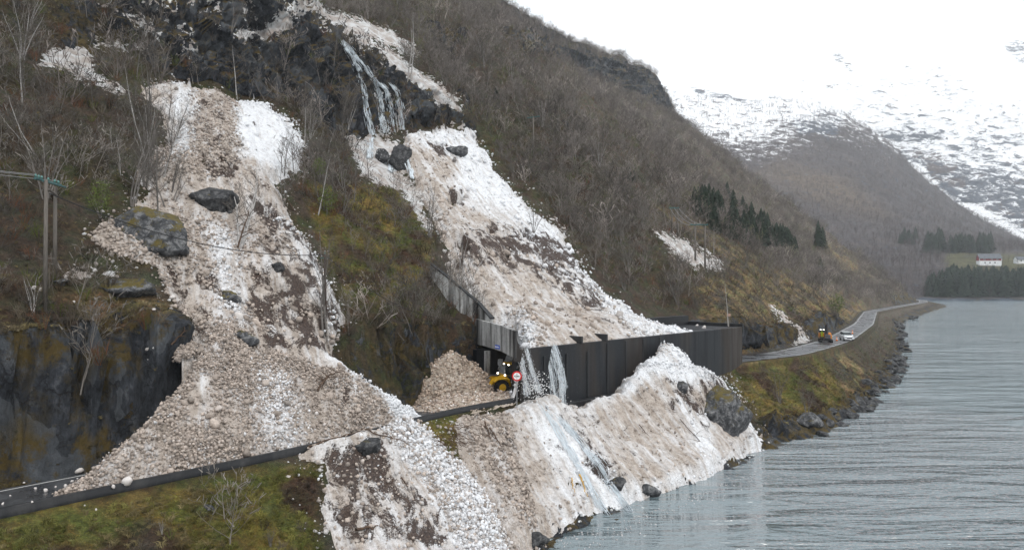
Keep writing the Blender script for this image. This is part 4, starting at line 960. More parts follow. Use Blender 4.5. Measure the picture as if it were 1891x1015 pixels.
def waterfall(label, strands, wpx, n, lift=.25, rad=.05, base=None, free=None, name='waterfall'):
    root = empty(name, (0, 0, 0)); rr = random.Random(len(label)); paths = []
    for path in strands:
        path = np.array(path, float); L = np.concatenate([[0], np.cumsum(np.hypot(*np.diff(path, axis=0).T))]); m = max(6, int(L[-1] / 7))
        for q in range(n):
            off = rr.gauss(0, 1) * wpx * .5; a0 = rr.uniform(-.03, .93); a1 = min(1, a0 + rr.uniform(.05, .22)); m = 5; ts = np.linspace(max(a0, 0), a1, m) * L[-1]
            us = np.interp(ts, L, path[:, 0]) + off * (1 + .6 * ts / L[-1]) + np.cumsum([rr.gauss(0, .3) for _ in ts]); vs = np.interp(ts, L, path[:, 1])
            if free: pts = [at(a_, b_, free) - Vector((0, (b_ - path[0][1]) / 100 * 1.2 + .15, 0)) for a_, b_ in zip(us, vs)]
            else:
                pts = []; ly = None
                for a_, b_ in zip(us, vs):
                    h_, _ = hit(a_, b_)
                    y_ = h_.y - lift if h_ else ly
                    if ly is not None: y_ = min(max(y_, ly - 2.5), ly + .4)
                    ly = y_; pts.append(at(a_, b_, y_))
            rd = rr.uniform(.4, 1.3) * rad * np.sin(np.linspace(.12, 3.0, m)) ** .5
            paths.append((np.array(pts), rd))
    V, Fq = tubes(paths); root.location = Vector(V[0]); me = npmesh('stream', V - np.array(root.location), Fq)
    link('stream', me, M_FALL, root, True); 
    if free:
        n_ = 1500; pt = []
        for path in strands:
            path = np.array(path, float); L = np.concatenate([[0], np.cumsum(np.hypot(*np.diff(path, axis=0).T))]); q = RNG.random(n_ // len(strands)) ** .8 * L[-1]
            uu = np.interp(q, L, path[:, 0]) + RNG.normal(0, wpx * .8, len(q)); vv = np.interp(q, L, path[:, 1]); yy = free - .15 - (vv - path[0][1]) / 100 * 1.2; pt.append(np.stack([(uu - CX) / F * yy, yy, CAMZ - (vv - CY) / F * yy], 1))
        pt = np.concatenate(pt); rubble('spray', pt, None, RNG.uniform(.008, .035, len(pt)), np.full((len(pt), 3), .8), 'drops breaking away from the ' + label.split(' ')[0] + ' stream off the roof')
    if base:
        n_ = 380; bb = at(base[0], base[1], free - 1.2) if free else hit(*base)[0]
        cc = np.array(bb)[None] + RNG.normal(0, 1, (n_, 3)) * np.array([.8, .5, .7]) * (1 + .8 * (wpx > 6)) + np.array([0, -.3, .4]); rubble('spray', cc, None, RNG.uniform(.015, .07, n_), np.full((n_, 3), .85), 'white spray where the ' + label.split(' ')[0] + ' water lands')
    tag(root, label, 'waterfall'); return root
waterfall('tall white waterfall fanning down the black cliff', [[(631, 72), (642, 92), (655, 115), (664, 133)], [(636, 76), (655, 100), (675, 125), (692, 150), (700, 160)], [(662, 132), (671, 162), (678, 205), (689, 250)], [(690, 148), (702, 178), (706, 210), (709, 246)], [(698, 150), (714, 166), (722, 200), (728, 244)], [(718, 152), (734, 172), (740, 205), (744, 240)]], 4.2, 105, .3, .065, (708, 246))
waterfall('short lower cascade left of the black boulder', [[(688, 252), (684, 270), (682, 292)], [(712, 278), (716, 296), (724, 318)]], 4, 70, .6, .1, (684, 285))
waterfall('short lower cascade right of the black boulder', [[(740, 266), (751, 292), (758, 312), (762, 330)]], 3.5, 70, .6, .1)
waterfall('left stream of water dropping off the gallery roof', [[(970, 640), (978, 668), (988, 700), (994, 722)], [(960, 650), (968, 690), (974, 728)]], 4.6, 130, .3, .019, (990, 722), free=74.2)
waterfall('wider double stream falling in front of the gallery wall', [[(1002, 630), (1012, 660), (1020, 700), (1026, 765)], [(1012, 628), (1026, 660), (1034, 700), (1036, 755)], [(1022, 632), (1032, 665), (1038, 700), (1038, 730)]], 4.8, 150, .3, .021, (1028, 768), free=77.5)

DG = refresh()
waterfall('grey meltwater channel running down the apron from the gallery spill', [[(1030, 768), (1050, 790), (1072, 815), (1100, 850), (1122, 885), (1140, 912), (1165, 945)], [(1000, 745), (1022, 780), (1052, 830), (1080, 880), (1105, 930), (1120, 950)]], 7, 150, .08, .03, name='meltwater_stream')
# ------------------------------------------------------------------ poles and lines
M_WOOD = simple('weathered_pole_wood', (.13, .115, .10), .85, .35, 3, streak=(6, 6, .5), bump=.02)
M_DWOOD = simple('dark_brown_pole_wood', (.06, .04, .032), .85, .35, 3, streak=(6, 6, .5)); M_TEAL = simple('patina_crossarm', (.05, .11, .11), .7, .3, 5)
M_INS = simple('glass_insulator', (.10, .22, .20), .2, .1); M_WIRE = simple('line_wire', (.02, .02, .022), .6, .1); M_GWIRE = simple('bare_line_wire', (.22, .22, .22), .5, .1)
def pole_set(name, feet, tops, label, cat='power pole', r=.13, arms=(), mat=None, ins=None, braces=()):
    root = empty(name, feet[0])
    L = lambda p: Vector(p) - root.location
    for f_, t_ in zip(feet, tops): part('pole', lambda bm: cyl(bm, L(f_) - Vector((0, 0, .6)), L(t_), r * 1.15, r * .8, 10), mat or M_WOOD, root, True)
    for (a_, b_, w_) in arms: part('crossarm', lambda bm: cyl(bm, L(a_), L(b_), w_, w_, 6), M_TEAL, root)
    for (a_, b_, w_) in braces: part('brace', lambda bm: cyl(bm, L(a_), L(b_), w_, w_, 6), mat or M_WOOD, root)
    for p in (ins or []): part('insulator', lambda bm: [cyl(bm, L(p), L(p) + Vector((0, 0, .22)), .07, .05, 8), cyl(bm, L(p) + Vector((0, 0, .08)), L(p) + Vector((0, 0, .12)), .1, .1, 8)], M_INS, root, True)
    return tag(root, label, cat)
def foot(u_, v_): return hit(u_, v_)[0]
def topof(f_, u_, v_): return at(u_, v_, f_.y)
fa, fb = foot(83, 566), foot(101, 508); ta, tb = topof(fa, 85, 332), topof(fb, 102, 344)
aL, aR = at(64, 329, fa.y - .6), at(112, 342, fb.y + .3)
pole_set('power_pole', [fa, fb], [ta, tb], 'weathered H-frame power pole with teal crossarm on the left slope', arms=[(aL, aR, .09), (aL + Vector((.2, .5, -.1)), aR + Vector((.1, .4, -.1)), .07)],
   ins=[aL.lerp(aR, q) + Vector((0, 0, .08)) for q in (.03, .14, .25, .5, .75, .9)], braces=[(at(88, 349, fa.y), at(104, 360, fb.y), .09)])
fs_ = foot(601, 592); ts_ = topof(fs_, 600, 470)
pole_set('power_pole', [fs_], [ts_], 'single dark brown pole standing in snow between the two avalanche chutes', r=.12, mat=M_DWOOD, arms=[(ts_ + Vector((-.4, 0, -.3)), ts_ + Vector((.4, 0, -.3)), .05)], ins=[ts_ + Vector((0, 0, .02))])
f1 = foot(985, 292); t1 = topof(f1, 985, 216); k1 = f1.y / F
pole_set('power_pole', [f1], [t1], 'lone grey pole with a dark crossarm in the birch wood above the gallery', r=.14, arms=[(t1 + Vector((-12 * k1, 0, -.2)), t1 + Vector((12 * k1, 0, .15)), .1)])
def hframe(u0, u1, vt, vb0, vb1, label, ext=9, mid=True):
    a_, b_ = foot(u0, vb0), foot(u1, vb1); y_ = min(a_.y, b_.y); a_ = at(u0, vb0, y_); b_ = at(u1, vb1, y_); ta_, tb_ = at(u0, vt, y_), at(u1, vt + 1, y_); k = y_ / F
    br = [(at(u0, vt + 30, y_), at(u1, vt + 30, y_), .09), (at(u0, vt + 9, y_), at(u1, vt + 9, y_), .08)] if mid else []
    arm = (at(u0 - ext, vt, y_ - .2), at(u1 + ext * .6, vt, y_ - .2), .11)
    pole_set('power_pole', [a_, b_], [ta_, tb_], label, r=.17, arms=[arm], braces=br, ins=[Vector(arm[0]).lerp(Vector(arm[1]), q) for q in (.05, .5, .95)])
    return arm
ar1 = hframe(1284, 1302, 415, 480, 494, 'nearer tall H-frame power pole beside the narrow snow strip', 9)
ar2 = hframe(1241, 1251, 384, 430, 432, 'farther H-frame power pole on the grassy shoulder', 5, False)
hframe(1849, 1853, 453, 463, 463, 'tiny power pole on the meadow beside the red barn', 2, False)
def wire(name, a_, b_, sag, label, r=.03, mat=M_WIRE, cat='power line', group=None):
    a_, b_ = Vector(a_), Vector(b_); t = np.linspace(0, 1, 24); P = np.array(a_)[None] * (1 - t[:, None]) + np.array(b_)[None] * t[:, None]; P[:, 2] -= sag * 4 * t * (1 - t)
    V, Fq = tubes([(P, np.full(24, r))], 5); o = link(name, npmesh(name, V, Fq), mat, smooth=True); return tag(o, label, cat, group)
wire('cable', ta + Vector((.2, 0, -.9)), ts_, 1.3, 'black cable sagging from the left H-frame across the snow to the single pole', .035)
e2 = at(872, 586, 84)
wire('cable', ts_, e2, 2.0, 'black cable hanging from the single pole to the gallery portal', .03)
for k, q in enumerate((.03, .25, .9)): wire('power_line', aL.lerp(aR, q) + Vector((0, 0, .25)), Vector((-90, 30 + 3 * k, 36)), 1, 'thin grey line leaving the left H-frame towards the left edge', .022, M_GWIRE, group='lines leaving the left H-frame')
for k, q in enumerate((.05, .5, .95)): wire('power_line', Vector(ar1[0]).lerp(Vector(ar1[1]), q), Vector(ar2[0]).lerp(Vector(ar2[1]), q), 1.0, 'thin grey line strung between the two right H-frames', .045, M_GWIRE, group='lines between the right H-frames')
pm_ = gp(GLEN - 2.2, .6, 13.2)
mk = empty('marker_post', pm_); part('post', lambda bm: cyl(bm, (0, 0, -.2), (0, 0, 2.0), .05, .05, 8), M_WOOD, mk); part('plate', lambda bm: bx(bm, (0, -.07, 1.85), (.42, .04, .4), None, .01), simple('faded_plate', (.34, .22, .17), .7), mk)
tag(mk, 'thin marker post with a small square plate on the right end of the gallery roof', 'marker post')
# ------------------------------------------------------------------ machines
M_YEL = simple('machine_yellow', (.62, .36, .02), .45, .25, 3); M_ORG = simple('machine_orange', (.6, .22, .02), .5, .2, 3); M_STEEL = simple('worn_steel', (.10, .10, .11), .5, .4, 4, metal=.5)
M_DGREY = simple('dark_machine_grey', (.03, .03, .033), .6, .3, 4)
M_GLASS = NB('dark_glass'); M_GLASS.base((.02, .028, .03)); M_GLASS.rough(.08); M_GLASS.bsdf.inputs['Specular IOR Level'].default_value = .6; M_GLASS = M_GLASS.m
def lamp_mat(name, c, e):
    b = NB(name); b.base(c); b.bsdf.inputs['Emission Color'].default_value = tuple(c) + (1,); b.bsdf.inputs['Emission Strength'].default_value = e; return b.m
M_LAMP = lamp_mat('lit_lamp', (1, .95, .8), 6); M_BEAC = lamp_mat('lit_beacon', (1, .6, .08), 5)
def wheel(parent, x, y, r, w_, hub):
    s = 1 if y > 0 else -1
    def ty(bm):
        cyl(bm, (x, y - w_ / 2, r), (x, y + w_ / 2, r), r * .96, seg=28)
        for k in range(18):
            a = k * math.tau / 18; bx(bm, (x + math.cos(a) * r * .96, y, r + math.sin(a) * r * .96), (.1, w_, .12), Matrix.Rotation(-a, 4, 'Y') @ Matrix.Rotation(.3 * s, 4, 'X'))
    t = part('wheel', ty, M_BLACK, parent)
    part('rim', lambda bm: [cyl(bm, (x, y + s * w_ * .3, r), (x, y + s * (w_ / 2 + .015), r), r * .52, r * .5, 24), cyl(bm, (x, y + s * w_ / 2, r), (x, y + s * (w_ / 2 + .06), r), r * .2, r * .18, 12)], hub, t)
def loader(loc, ang):
    L = empty('wheel_loader', loc, ang)
    part('engine_hood', lambda bm: prism(bm, [(-3.7, 1.0), (-3.8, 1.9), (-3.4, 2.3), (-1.3, 2.35), (-1.2, 1.0)], -.85, .85, .06), M_YEL, L)
    part('rear_frame', lambda bm: prism(bm, [(-3.9, .7), (-3.9, 1.1), (-.2, 1.1), (0, .7)], -.6, .6, .03), M_DGREY, L)
    part('front_frame', lambda bm: prism(bm, [(.0, .7), (.1, 1.35), (.7, 2.05), (1.25, 1.95), (2.0, 1.2), (2.0, .7)], -.45, .45, .04), M_YEL, L)
    for y in (-1.08, 1.08):
        part('fender', lambda bm: prism(bm, [(.55, 1.62), (.85, 1.78), (2.0, 1.76), (2.35, 1.5), (2.3, 1.44), (1.95, 1.66), (.9, 1.68), (.6, 1.55)], y - .3, y + .3), M_YEL, L)
    cb = part('cab', lambda bm: [bx(bm, (-.55, 0, 1.5), (1.5, 1.5, .5), None, .03)] + [bx(bm, (x, y, 2.4), (.09, .09, 1.5)) for x, y in ((-1.25, -.7), (-1.25, .7), (.15, -.7), (.15, .7), (-.5, -.7), (-.5, .7))], M_DGREY, L)
    part('window', lambda bm: prism(bm, [(-1.22, 1.76), (-1.22, 3.1), (.1, 3.1), (.12, 1.76)], -.67, .67), M_GLASS, cb)
    part('cab_roof', lambda bm: bx(bm, (-.5, 0, 3.2), (1.85, 1.7, .14), None, .05), M_YEL, cb)
    part('beacon', lambda bm: cyl(bm, (-.7, .3, 3.27), (-.7, .3, 3.45), .08, .06), M_BEAC, cb)
    for y in (-.6, .6): part('work_lamp', lambda bm: bx(bm, (.42, y, 3.08), (.08, .2, .12), None, .01), M_LAMP, cb)
    for y in (-.95, .95): part('headlight', lambda bm: bx(bm, (1.0, y, 2.05), (.1, .2, .16), None, .01), M_LAMP, L)
    for y in (-.5, .5): part('lift_arm', lambda bm: prism(bm, [(.55, 1.95), (.85, 2.1), (2.2, 1.75), (3.1, .75), (3.0, .5), (2.0, 1.35), (.65, 1.7)], y - .09, y + .09, .02), M_YEL, L)
    part('tilt_cylinder', lambda bm: [cyl(bm, (.9, 0, 1.9), (2.3, 0, 2.0), .1), cyl(bm, (2.2, 0, 2.0), (3.2, 0, 1.3), .06)], M_STEEL, L)
    def bucket(bm):
        pr_ = [(3.0, .35), (3.0, 1.15), (3.25, 1.45), (3.5, 1.45), (3.16, 1.12), (3.16, .5), (3.4, .42), (4.45, .95), (4.5, .88), (3.4, .25)]
        prism(bm, pr_, -1.45, 1.45)
    bk = part('bucket', bucket, M_DGREY, L)
    for y in (-1.47, 1.43): part('side_plate', lambda bm: prism(bm, [(3.02, .35), (3.02, 1.2), (3.35, 1.47), (4.48, .93), (3.42, .24)], y, y + .05), M_STEEL, bk)
    for x in (1.45, -2.0):
        for y in (-1.08, 1.08): wheel(L, x, y, .8, .58, M_YEL)
    part('mirror', lambda bm: [cyl(bm, (.2, .75, 2.7), (.5, 1.15, 2.6), .02), bx(bm, (.5, 1.18, 2.5), (.05, .2, .34), None, .01)], M_DGREY, L)
    return L
la = math.atan2(-.42, -.9)
LD = loader(Vector((-.25, 79.4, 8.02)), la); tag(LD, 'yellow wheel loader with a dark bucket at the gallery mouth', 'wheel loader')
def excavator(loc, ang, k=1.0):
    L = empty('excavator', loc, ang); L.scale = (k, k, k)
    for y in (-1.1, 1.1): part('track', lambda bm: prism(bm, [(-1.7, .0), (-2.0, .4), (-1.7, .8), (1.7, .8), (2.0, .4), (1.7, 0)], y - .28, y + .28, .05), M_BLACK, L)
    part('undercarriage', lambda bm: bx(bm, (0, 0, .6), (1.8, 1.7, .5), None, .03), M_DGREY, L)
    bd = part('upper_body', lambda bm: [bx(bm, (-1.1, 0, 1.55), (1.9, 2.5, 1.2), None, .1), bx(bm, (.5, .85, 1.4), (1.5, .8, .85), None, .06)], M_ORG, L)
    part('counterweight', lambda bm: cyl(bm, (-1.9, 0, 1.0), (-1.9, 0, 2.0), 1.15, 1.1, 24), M_DGREY, L)
    cb = part('cab', lambda bm: [bx(bm, (x, y, 2.0), (.09, .09, 1.7)) for x, y in ((-.25, -1.2), (-.25, -.35), (1.25, -1.2), (1.25, -.35))] + [bx(bm, (.5, -.78, 1.2), (1.6, .95, .25), None, .02)], M_DGREY, L)
    part('cab_roof', lambda bm: bx(bm, (.5, -.78, 2.9), (1.7, 1.0, .14), None, .04), M_WHITE, cb)
    part('window', lambda bm: bx(bm, (-.2, -.78, 2.1), (.03, .8, 1.3)), M_GLASS, cb)
    for y in (-1.15, -.45): part('work_lamp', lambda bm: bx(bm, (1.3, y, 2.98), (.1, .16, .1)), M_LAMP, cb)
    part('boom', lambda bm: prism(bm, [(.2, 1.5), (.9, 3.2), (1.9, 4.4), (3.2, 4.3), (3.2, 4.0), (2.1, 3.9), (1.3, 2.9), (.8, 1.4)], -.2, .2, .03), M_DGREY, L)
    part('stick', lambda bm: prism(bm, [(2.9, 4.7), (3.3, 4.6), (4.3, 2.0), (4.1, 1.9), (3.0, 4.0)], -.14, .14, .02), M_DGREY, L)
    part('bucket', lambda bm: prism(bm, [(4.0, 2.1), (4.5, 2.0), (4.5, 1.3), (3.7, .8), (3.3, 1.1), (3.9, 1.3), (4.0, 1.6)], -.55, .55, .02), M_STEEL, L)
    part('boom_cylinder', lambda bm: [cyl(bm, (1.2, .28, 1.5), (2.0, .28, 3.6), .09), cyl(bm, (1.2, -.28, 1.5), (2.0, -.28, 3.6), .09)], M_STEEL, L)
    return L
def ground_at(u_, v_, Y=None):
    h_, _ = hit(u_, v_); return h_
ex = ground_at(1524, 631); ex = road_pt(table and 118, 3.4) if ex is None else ex
toc = math.atan2(-ex.y, -ex.x)
EX = excavator(ex + Vector((0, 0, -.1)), toc + .12, .88); tag(EX, 'orange and black excavator with curved boom parked on the far road', 'excavator')
# driver in hi-vis: one continuous skinned body, seated
def skin_body(name, pts, edges, rad, mat, parent=None, loc=None):
    me = bpy.data.meshes.new(name); me.from_pydata(pts, edges, []); o = bpy.data.objects.new(name, me); COL.objects.link(o)
    sk = o.modifiers.new('skin', 'SKIN'); sb_ = o.modifiers.new('sub', 'SUBSURF'); sb_.levels = 1; sb_.render_levels = 1
    for v_, r_ in zip(me.skin_vertices[0].data, rad): v_.radius = (r_, r_)
    me.skin_vertices[0].data[0].use_root = True
    dg = bpy.context.evaluated_depsgraph_get(); m2 = bpy.data.meshes.new_from_object(o.evaluated_get(dg)); bpy.data.objects.remove(o)
    o = link(name, m2, mat, parent, True)
    if loc is not None: o.location = loc
    return o
pts = [(0, 0, .55), (0, 0, .85), (0, 0, 1.1), (.02, 0, 1.22), (.05, 0, 1.36), (.06, 0, 1.46), (0, .2, 1.08), (.12, .27, .85), (.38, .2, .8), (.46, .18, .8), (0, -.2, 1.08), (.12, -.27, .85), (.38, -.2, .8), (.46, -.18, .8),
       (.42, .12, .58), (.48, .13, .15), (.62, .13, .1), (.42, -.12, .58), (.48, -.13, .15), (.62, -.13, .1), (0, .1, .53), (0, -.1, .53)]
edg = [(0, 1), (1, 2), (2, 3), (3, 4), (4, 5), (2, 6), (6, 7), (7, 8), (8, 9), (2, 10), (10, 11), (11, 12), (12, 13), (0, 20), (20, 14), (14, 15), (15, 16), (0, 21), (21, 17), (17, 18), (18, 19)]
rad = [.15, .15, .16, .06, .1, .085, .075, .055, .04, .045, .075, .055, .04, .045, .085, .055, .05, .085, .055, .05, .1, .1]
M_HIVIS = simple('hi_vis_yellow', (.42, .60, .03), .7, .15); M_SKIN = simple('skin', (.45, .28, .2), .6, .1)
pe = skin_body('person', pts, edg, rad, M_HIVIS)
ca, sa_ = math.cos(toc + .12), math.sin(toc + .12)
pe.location = ex + Vector((ca * .3 + sa_ * .68, sa_ * .3 - ca * .68, .95)); pe.rotation_euler = (0, 0, toc + .12); pe.scale = (.95,) * 3
part('helmet', lambda bm: bmesh.ops.create_uvsphere(bm, u_segments=14, v_segments=10, radius=.125, matrix=Matrix.Translation((.06, 0, 1.47))), M_WHITE, pe, True)
part('face', lambda bm: [bmesh.ops.create_uvsphere(bm, u_segments=12, v_segments=8, radius=.085, matrix=Matrix.Translation((.09, 0, 1.38))), cyl(bm, (.15, 0, 1.39), (.19, 0, 1.37), .018, .01, 6)], M_SKIN, pe, True)
tag(pe, 'person in bright yellow-green work clothes and helmet seated in the excavator cab', 'person')
# white car
def car(loc, ang, k=1):
    L = empty('parked_car', loc, ang); L.scale = (k, k, k)
    M_CAR = simple('white_car_paint', (.78, .80, .82), .25, .03)
    bd = part('body', lambda bm: prism(bm, [(-2.2, .35), (-2.25, .8), (-2.1, 1.15), (-1.9, 1.2), (1.0, 1.08), (2.05, .95), (2.25, .75), (2.25, .35), (1.9, .28), (-1.9, .28)], -.9, .9, .09), M_CAR, L)
    def ch(bm):
        prof = [(-2.05, 1.12), (-1.75, 1.62), (.1, 1.66), (.95, 1.08)]
        a = [bm.verts.new((x, -.82 + (z - 1.1) * .28, z)) for x, z in prof]; b_ = [bm.verts.new((x, .82 - (z - 1.1) * .28, z)) for x, z in prof]
        bm.faces.new(a); bm.faces.new(b_[::-1])
        for i in range(4): bm.faces.new((a[i - 1], a[i], b_[i], b_[i - 1]))
    part('window', ch, M_GLASS, L); part('roof', lambda bm: bx(bm, (-.82, 0, 1.66), (1.75, 1.34, .07), None, .03), M_CAR, L)
    for x in (1.35, -1.35):
        for y in (-.82, .82):
            wh = part('wheel', lambda bm: cyl(bm, (x, y - .11, .34), (x, y + .11, .34), .34, seg=22), M_BLACK, L); part('rim', lambda bm: cyl(bm, (x, y - .12, .34), (x, y + .12, .34), .2, seg=16), M_METAL, wh)
    for y in (-.66, .66): part('headlight', lambda bm: bx(bm, (2.2, y, .82), (.12, .38, .14), None, .02), M_METAL, L)
    part('grille', lambda bm: bx(bm, (2.24, 0, .62), (.06, 1.0, .22), None, .01), M_BLACK, L); part('number_plate', lambda bm: bx(bm, (2.27, 0, .46), (.03, .5, .11)), M_WHITE, L)
    for y in (-.98, .98): part('mirror', lambda bm: bx(bm, (.6, y, 1.12), (.12, .18, .14), None, .02), M_CAR, L)
    return L
cl_ = hit(1563, 628)[0]; CR = car(cl_ + Vector((0, 0, .02)), math.atan2(-cl_.y, -cl_.x) + .25, 1.02); tag(CR, 'white car facing the camera on the wet road behind the excavator', 'car')
M_CONE = simple('cone_orange', (.8, .2, .03), .5, .1)
for (u_, v_, lb) in ((1545, 629, 'small orange and white road marker between excavator and white car'), (1574, 616, 'orange and white road marker at the roadside behind the white car')):
    h_ = hit(u_, v_)[0]; e_ = empty('road_marker', h_); part('cone', lambda bm: cyl(bm, (0, 0, 0), (0, 0, .85), .2, .05, 14), M_CONE, e_); part('band', lambda bm: cyl(bm, (0, 0, .35), (0, 0, .55), .142, .108, 14), M_WHITE, e_); part('base', lambda bm: bx(bm, (0, 0, .03), (.45, .45, .06)), M_BLACK, e_); tag(e_, lb, 'road marker')

# ------------------------------------------------------------------ barn and house on the far meadow
M_BARN = simple('barn_red', (.20, .022, .025), .8, .3, .6, streak=(1, 1, .1)); M_ROOF = simple('slate_roof', (.11, .12, .135), .7, .25, .4); M_WALLW = simple('whitewashed_wall', (.72, .73, .74), .8, .08, .5)
def house(name, loc, ang, Lx, Wy, h0, h1, ridge, wallm, roofm, basem, wins, label, cat):
    Hh = empty(name, loc, ang)
    part('foundation_wall', lambda bm: bx(bm, (0, 0, h0 / 2 - .8), (Lx, Wy, h0 + 1.6)), basem, Hh)
    part('wall', lambda bm: prism(bm, [(-Wy / 2 - .05, h0), (-Wy / 2 - .05, h1), (0, ridge), (Wy / 2 + .05, h1), (Wy / 2 + .05, h0)], -Lx / 2 - .05, Lx / 2 + .05), wallm, Hh).rotation_euler = (0, 0, R(90))
    def rf(bm):
        for s in (-1, 1):
            prism(bm, [(0, ridge + .05), (s * (Wy / 2 + .7), h1 - .45), (s * (Wy / 2 + .7), h1 - .2), (0, ridge + .32)], -Lx / 2 - .5, Lx / 2 + .5)
    part('roof', rf, roofm, Hh).rotation_euler = (0, 0, R(90))
    for x, z, ww, wh in wins:
        fr = part('window', lambda bm: bx(bm, (x, -Wy / 2 - .1, z), (ww + .3, .1, wh + .3)), M_WALLW, Hh); part('pane', lambda bm: bx(bm, (x, -Wy / 2 - .16, z), (ww, .06, wh)), M_GLASS, fr)
    for s in (-1, 1): part('corner_board', lambda bm: bx(bm, (s * (Lx / 2 + .02), -Wy / 2 - .08, (h0 + h1) / 2), (.45, .16, h1 - h0)), M_WALLW, Hh)
    return tag(Hh, label, cat)
bl = hit(1826, 489)[0]; print('barn', bl)
kB = bl.y / F
house('barn', bl + Vector((0, 0, -.5)), R(-14), 36 * kB, 17 * kB, 8.5 * kB, 13 * kB, 21 * kB, M_BARN, M_ROOF, M_WALLW, [(-9 * kB, 5 * kB, 1.2, 1.2), (-1 * kB, 5 * kB, 1.2, 1.2), (7 * kB, 5 * kB, 1.2, 1.2), (-10 * kB, 10.6 * kB, 1.3, .9), (2 * kB, 10.6 * kB, 1.3, .9), (11 * kB, 10.6 * kB, 1.3, .9)],
  'red barn on a whitewashed base with grey roof above the far spruces', 'barn')
bl = hit(1891, 486)[0]; kB = bl.y / F
house('farmhouse', bl + Vector((0, 0, -.5)), R(-6), 30 * kB, 12 * kB, 3.5 * kB, 8 * kB, 13 * kB, M_WALLW, M_ROOF, M_WALLW, [(-8 * kB, 5.6 * kB, 1.6, 1.3), (0, 5.6 * kB, 1.6, 1.3)], 'low white house with grey roof cut by the right edge', 'house')

# ------------------------------------------------------------------ vegetation
M_BARK = simple('bare_tree_bark', (.155, .142, .13), .9, .45, 2, streak=(1, 1, .3)); M_TWIG = simple('bare_twigs', (.115, .102, .09), .9, .35, 1.2); M_FTWIG = simple('distant_twigs', (.122, .104, .098), .9, .35, .08)
def spruce_mat():
    b = NB('spruce_needles'); n = b.noise(b.pos(), .9, 5, .7)
    b.base(b.ramp(n, [(.3, (.012, .022, .014)), (.55, (.028, .048, .028)), (.75, (.06, .085, .045))])); b.rough(.8); return b.m
M_SPR = spruce_mat(); M_GREEN = simple('budding_leaves', (.10, .13, .03), .8, .5, 1)
def branch_paths(h, seed, stems=1, nb=16, sub=5, lean=.1, spread=.42, twig=3):
    r_ = random.Random(seed); trunk, br = [], []
    for s in range(stems):
        a0 = r_.uniform(0, 6.28); ln = lean * (1 + .8 * (stems > 1)) * r_.uniform(.5, 1.6); H = h * r_.uniform(.75, 1)
        p = Vector((.12 * math.cos(a0) * (stems > 1), .12 * math.sin(a0) * (stems > 1), -.3)); d = Vector((ln * math.cos(a0), ln * math.sin(a0), 1)).normalized(); pts = [p.copy()]; n = 9
        for k in range(n):
            d = (d + Vector((r_.gauss(0, .07), r_.gauss(0, .07), .03))).normalized(); p = p + d * H / n; pts.append(p.copy())
        rr = np.linspace(1, .12, n + 1) * H * .0105; trunk.append((np.array(pts), rr))
        for b_ in range(nb // stems + 2):
            t = r_.uniform(.22, .98); i = min(int(t * n), n - 1); q = pts[i].lerp(pts[i + 1], t * n - i); a = r_.uniform(0, 6.28)
            e = r_.uniform(.35, 1.0); dd = Vector((math.cos(a) * math.cos(e), math.sin(a) * math.cos(e), math.sin(e))); L_ = H * spread * (1.15 - t) * r_.uniform(.6, 1.2) + .25
            bp = [q.copy()]; m = 5
            for k in range(m):
                dd = (dd + Vector((r_.gauss(0, .16), r_.gauss(0, .16), .08))).normalized(); q = q + dd * L_ / m; bp.append(q.copy())
            r0 = rr[i] * .45; br.append((np.array(bp), np.linspace(r0, r0 * .25, m + 1)))
            for c in range(sub):
                f = r_.uniform(.2, 1) * m; j = min(int(f), m - 1); qq = bp[j].lerp(bp[j + 1], f - j); a2 = r_.uniform(0, 6.28)
                d2 = (dd + Vector((math.cos(a2), math.sin(a2), r_.uniform(-.1, .7))) * .8).normalized(); l2 = L_ * r_.uniform(.25, .5)
                q2 = qq + d2 * l2 * .5 + Vector((r_.gauss(0, .04), r_.gauss(0, .04), 0)); q3 = q2 + (d2 + Vector((r_.gauss(0, .3), r_.gauss(0, .3), .25))).normalized() * l2 * .5
                br.append((np.array([qq, q2, q3]), np.array([r0 * .3, r0 * .2, .003])))
                for c2 in range(twig):
                    qs = qq.lerp(q3, r_.uniform(.3, 1)); d3 = (d2 + Vector((r_.gauss(0, .7), r_.gauss(0, .7), r_.gauss(.2, .4)))).normalized()
                    br.append((np.array([qs, qs + d3 * l2 * r_.uniform(.3, .6)]), np.array([max(r0 * .16, .006), .003])))
    return trunk, br
def thick(paths, k): return [(p, np.maximum(r * k, .001)) for p, r in paths]
BT = []
for k in range(9):
    st_ = (1, 1, 2, 3, 1, 4, 2, 5, 3)[k]; tr, br = branch_paths(7.5, 100 + k, st_, 18 + 2 * st_, 5, .12, .38, 3)
    V1, F1 = tubes(thick(tr, 1.15), 6); V2, F2 = tubes(thick(br, 1.25), 3)
    BT.append((npmesh('trunk', V1, F1), npmesh('branches', V2, F2)))
    BT[-1][0].materials.append(M_BARK); BT[-1][1].materials.append(M_TWIG)
    for m_ in BT[-1]: m_.polygons.foreach_set('use_smooth', np.ones(len(m_.polygons), bool))
M_PALE = simple('pale_birch_bark', (.36, .345, .33), .8, .35, 2.5, streak=(1, 1, 2.2))
PT = []
for t_, _ in BT: m_ = t_.copy(); m_.materials.clear(); m_.materials.append(M_PALE); PT.append(m_)
nbt = [0]
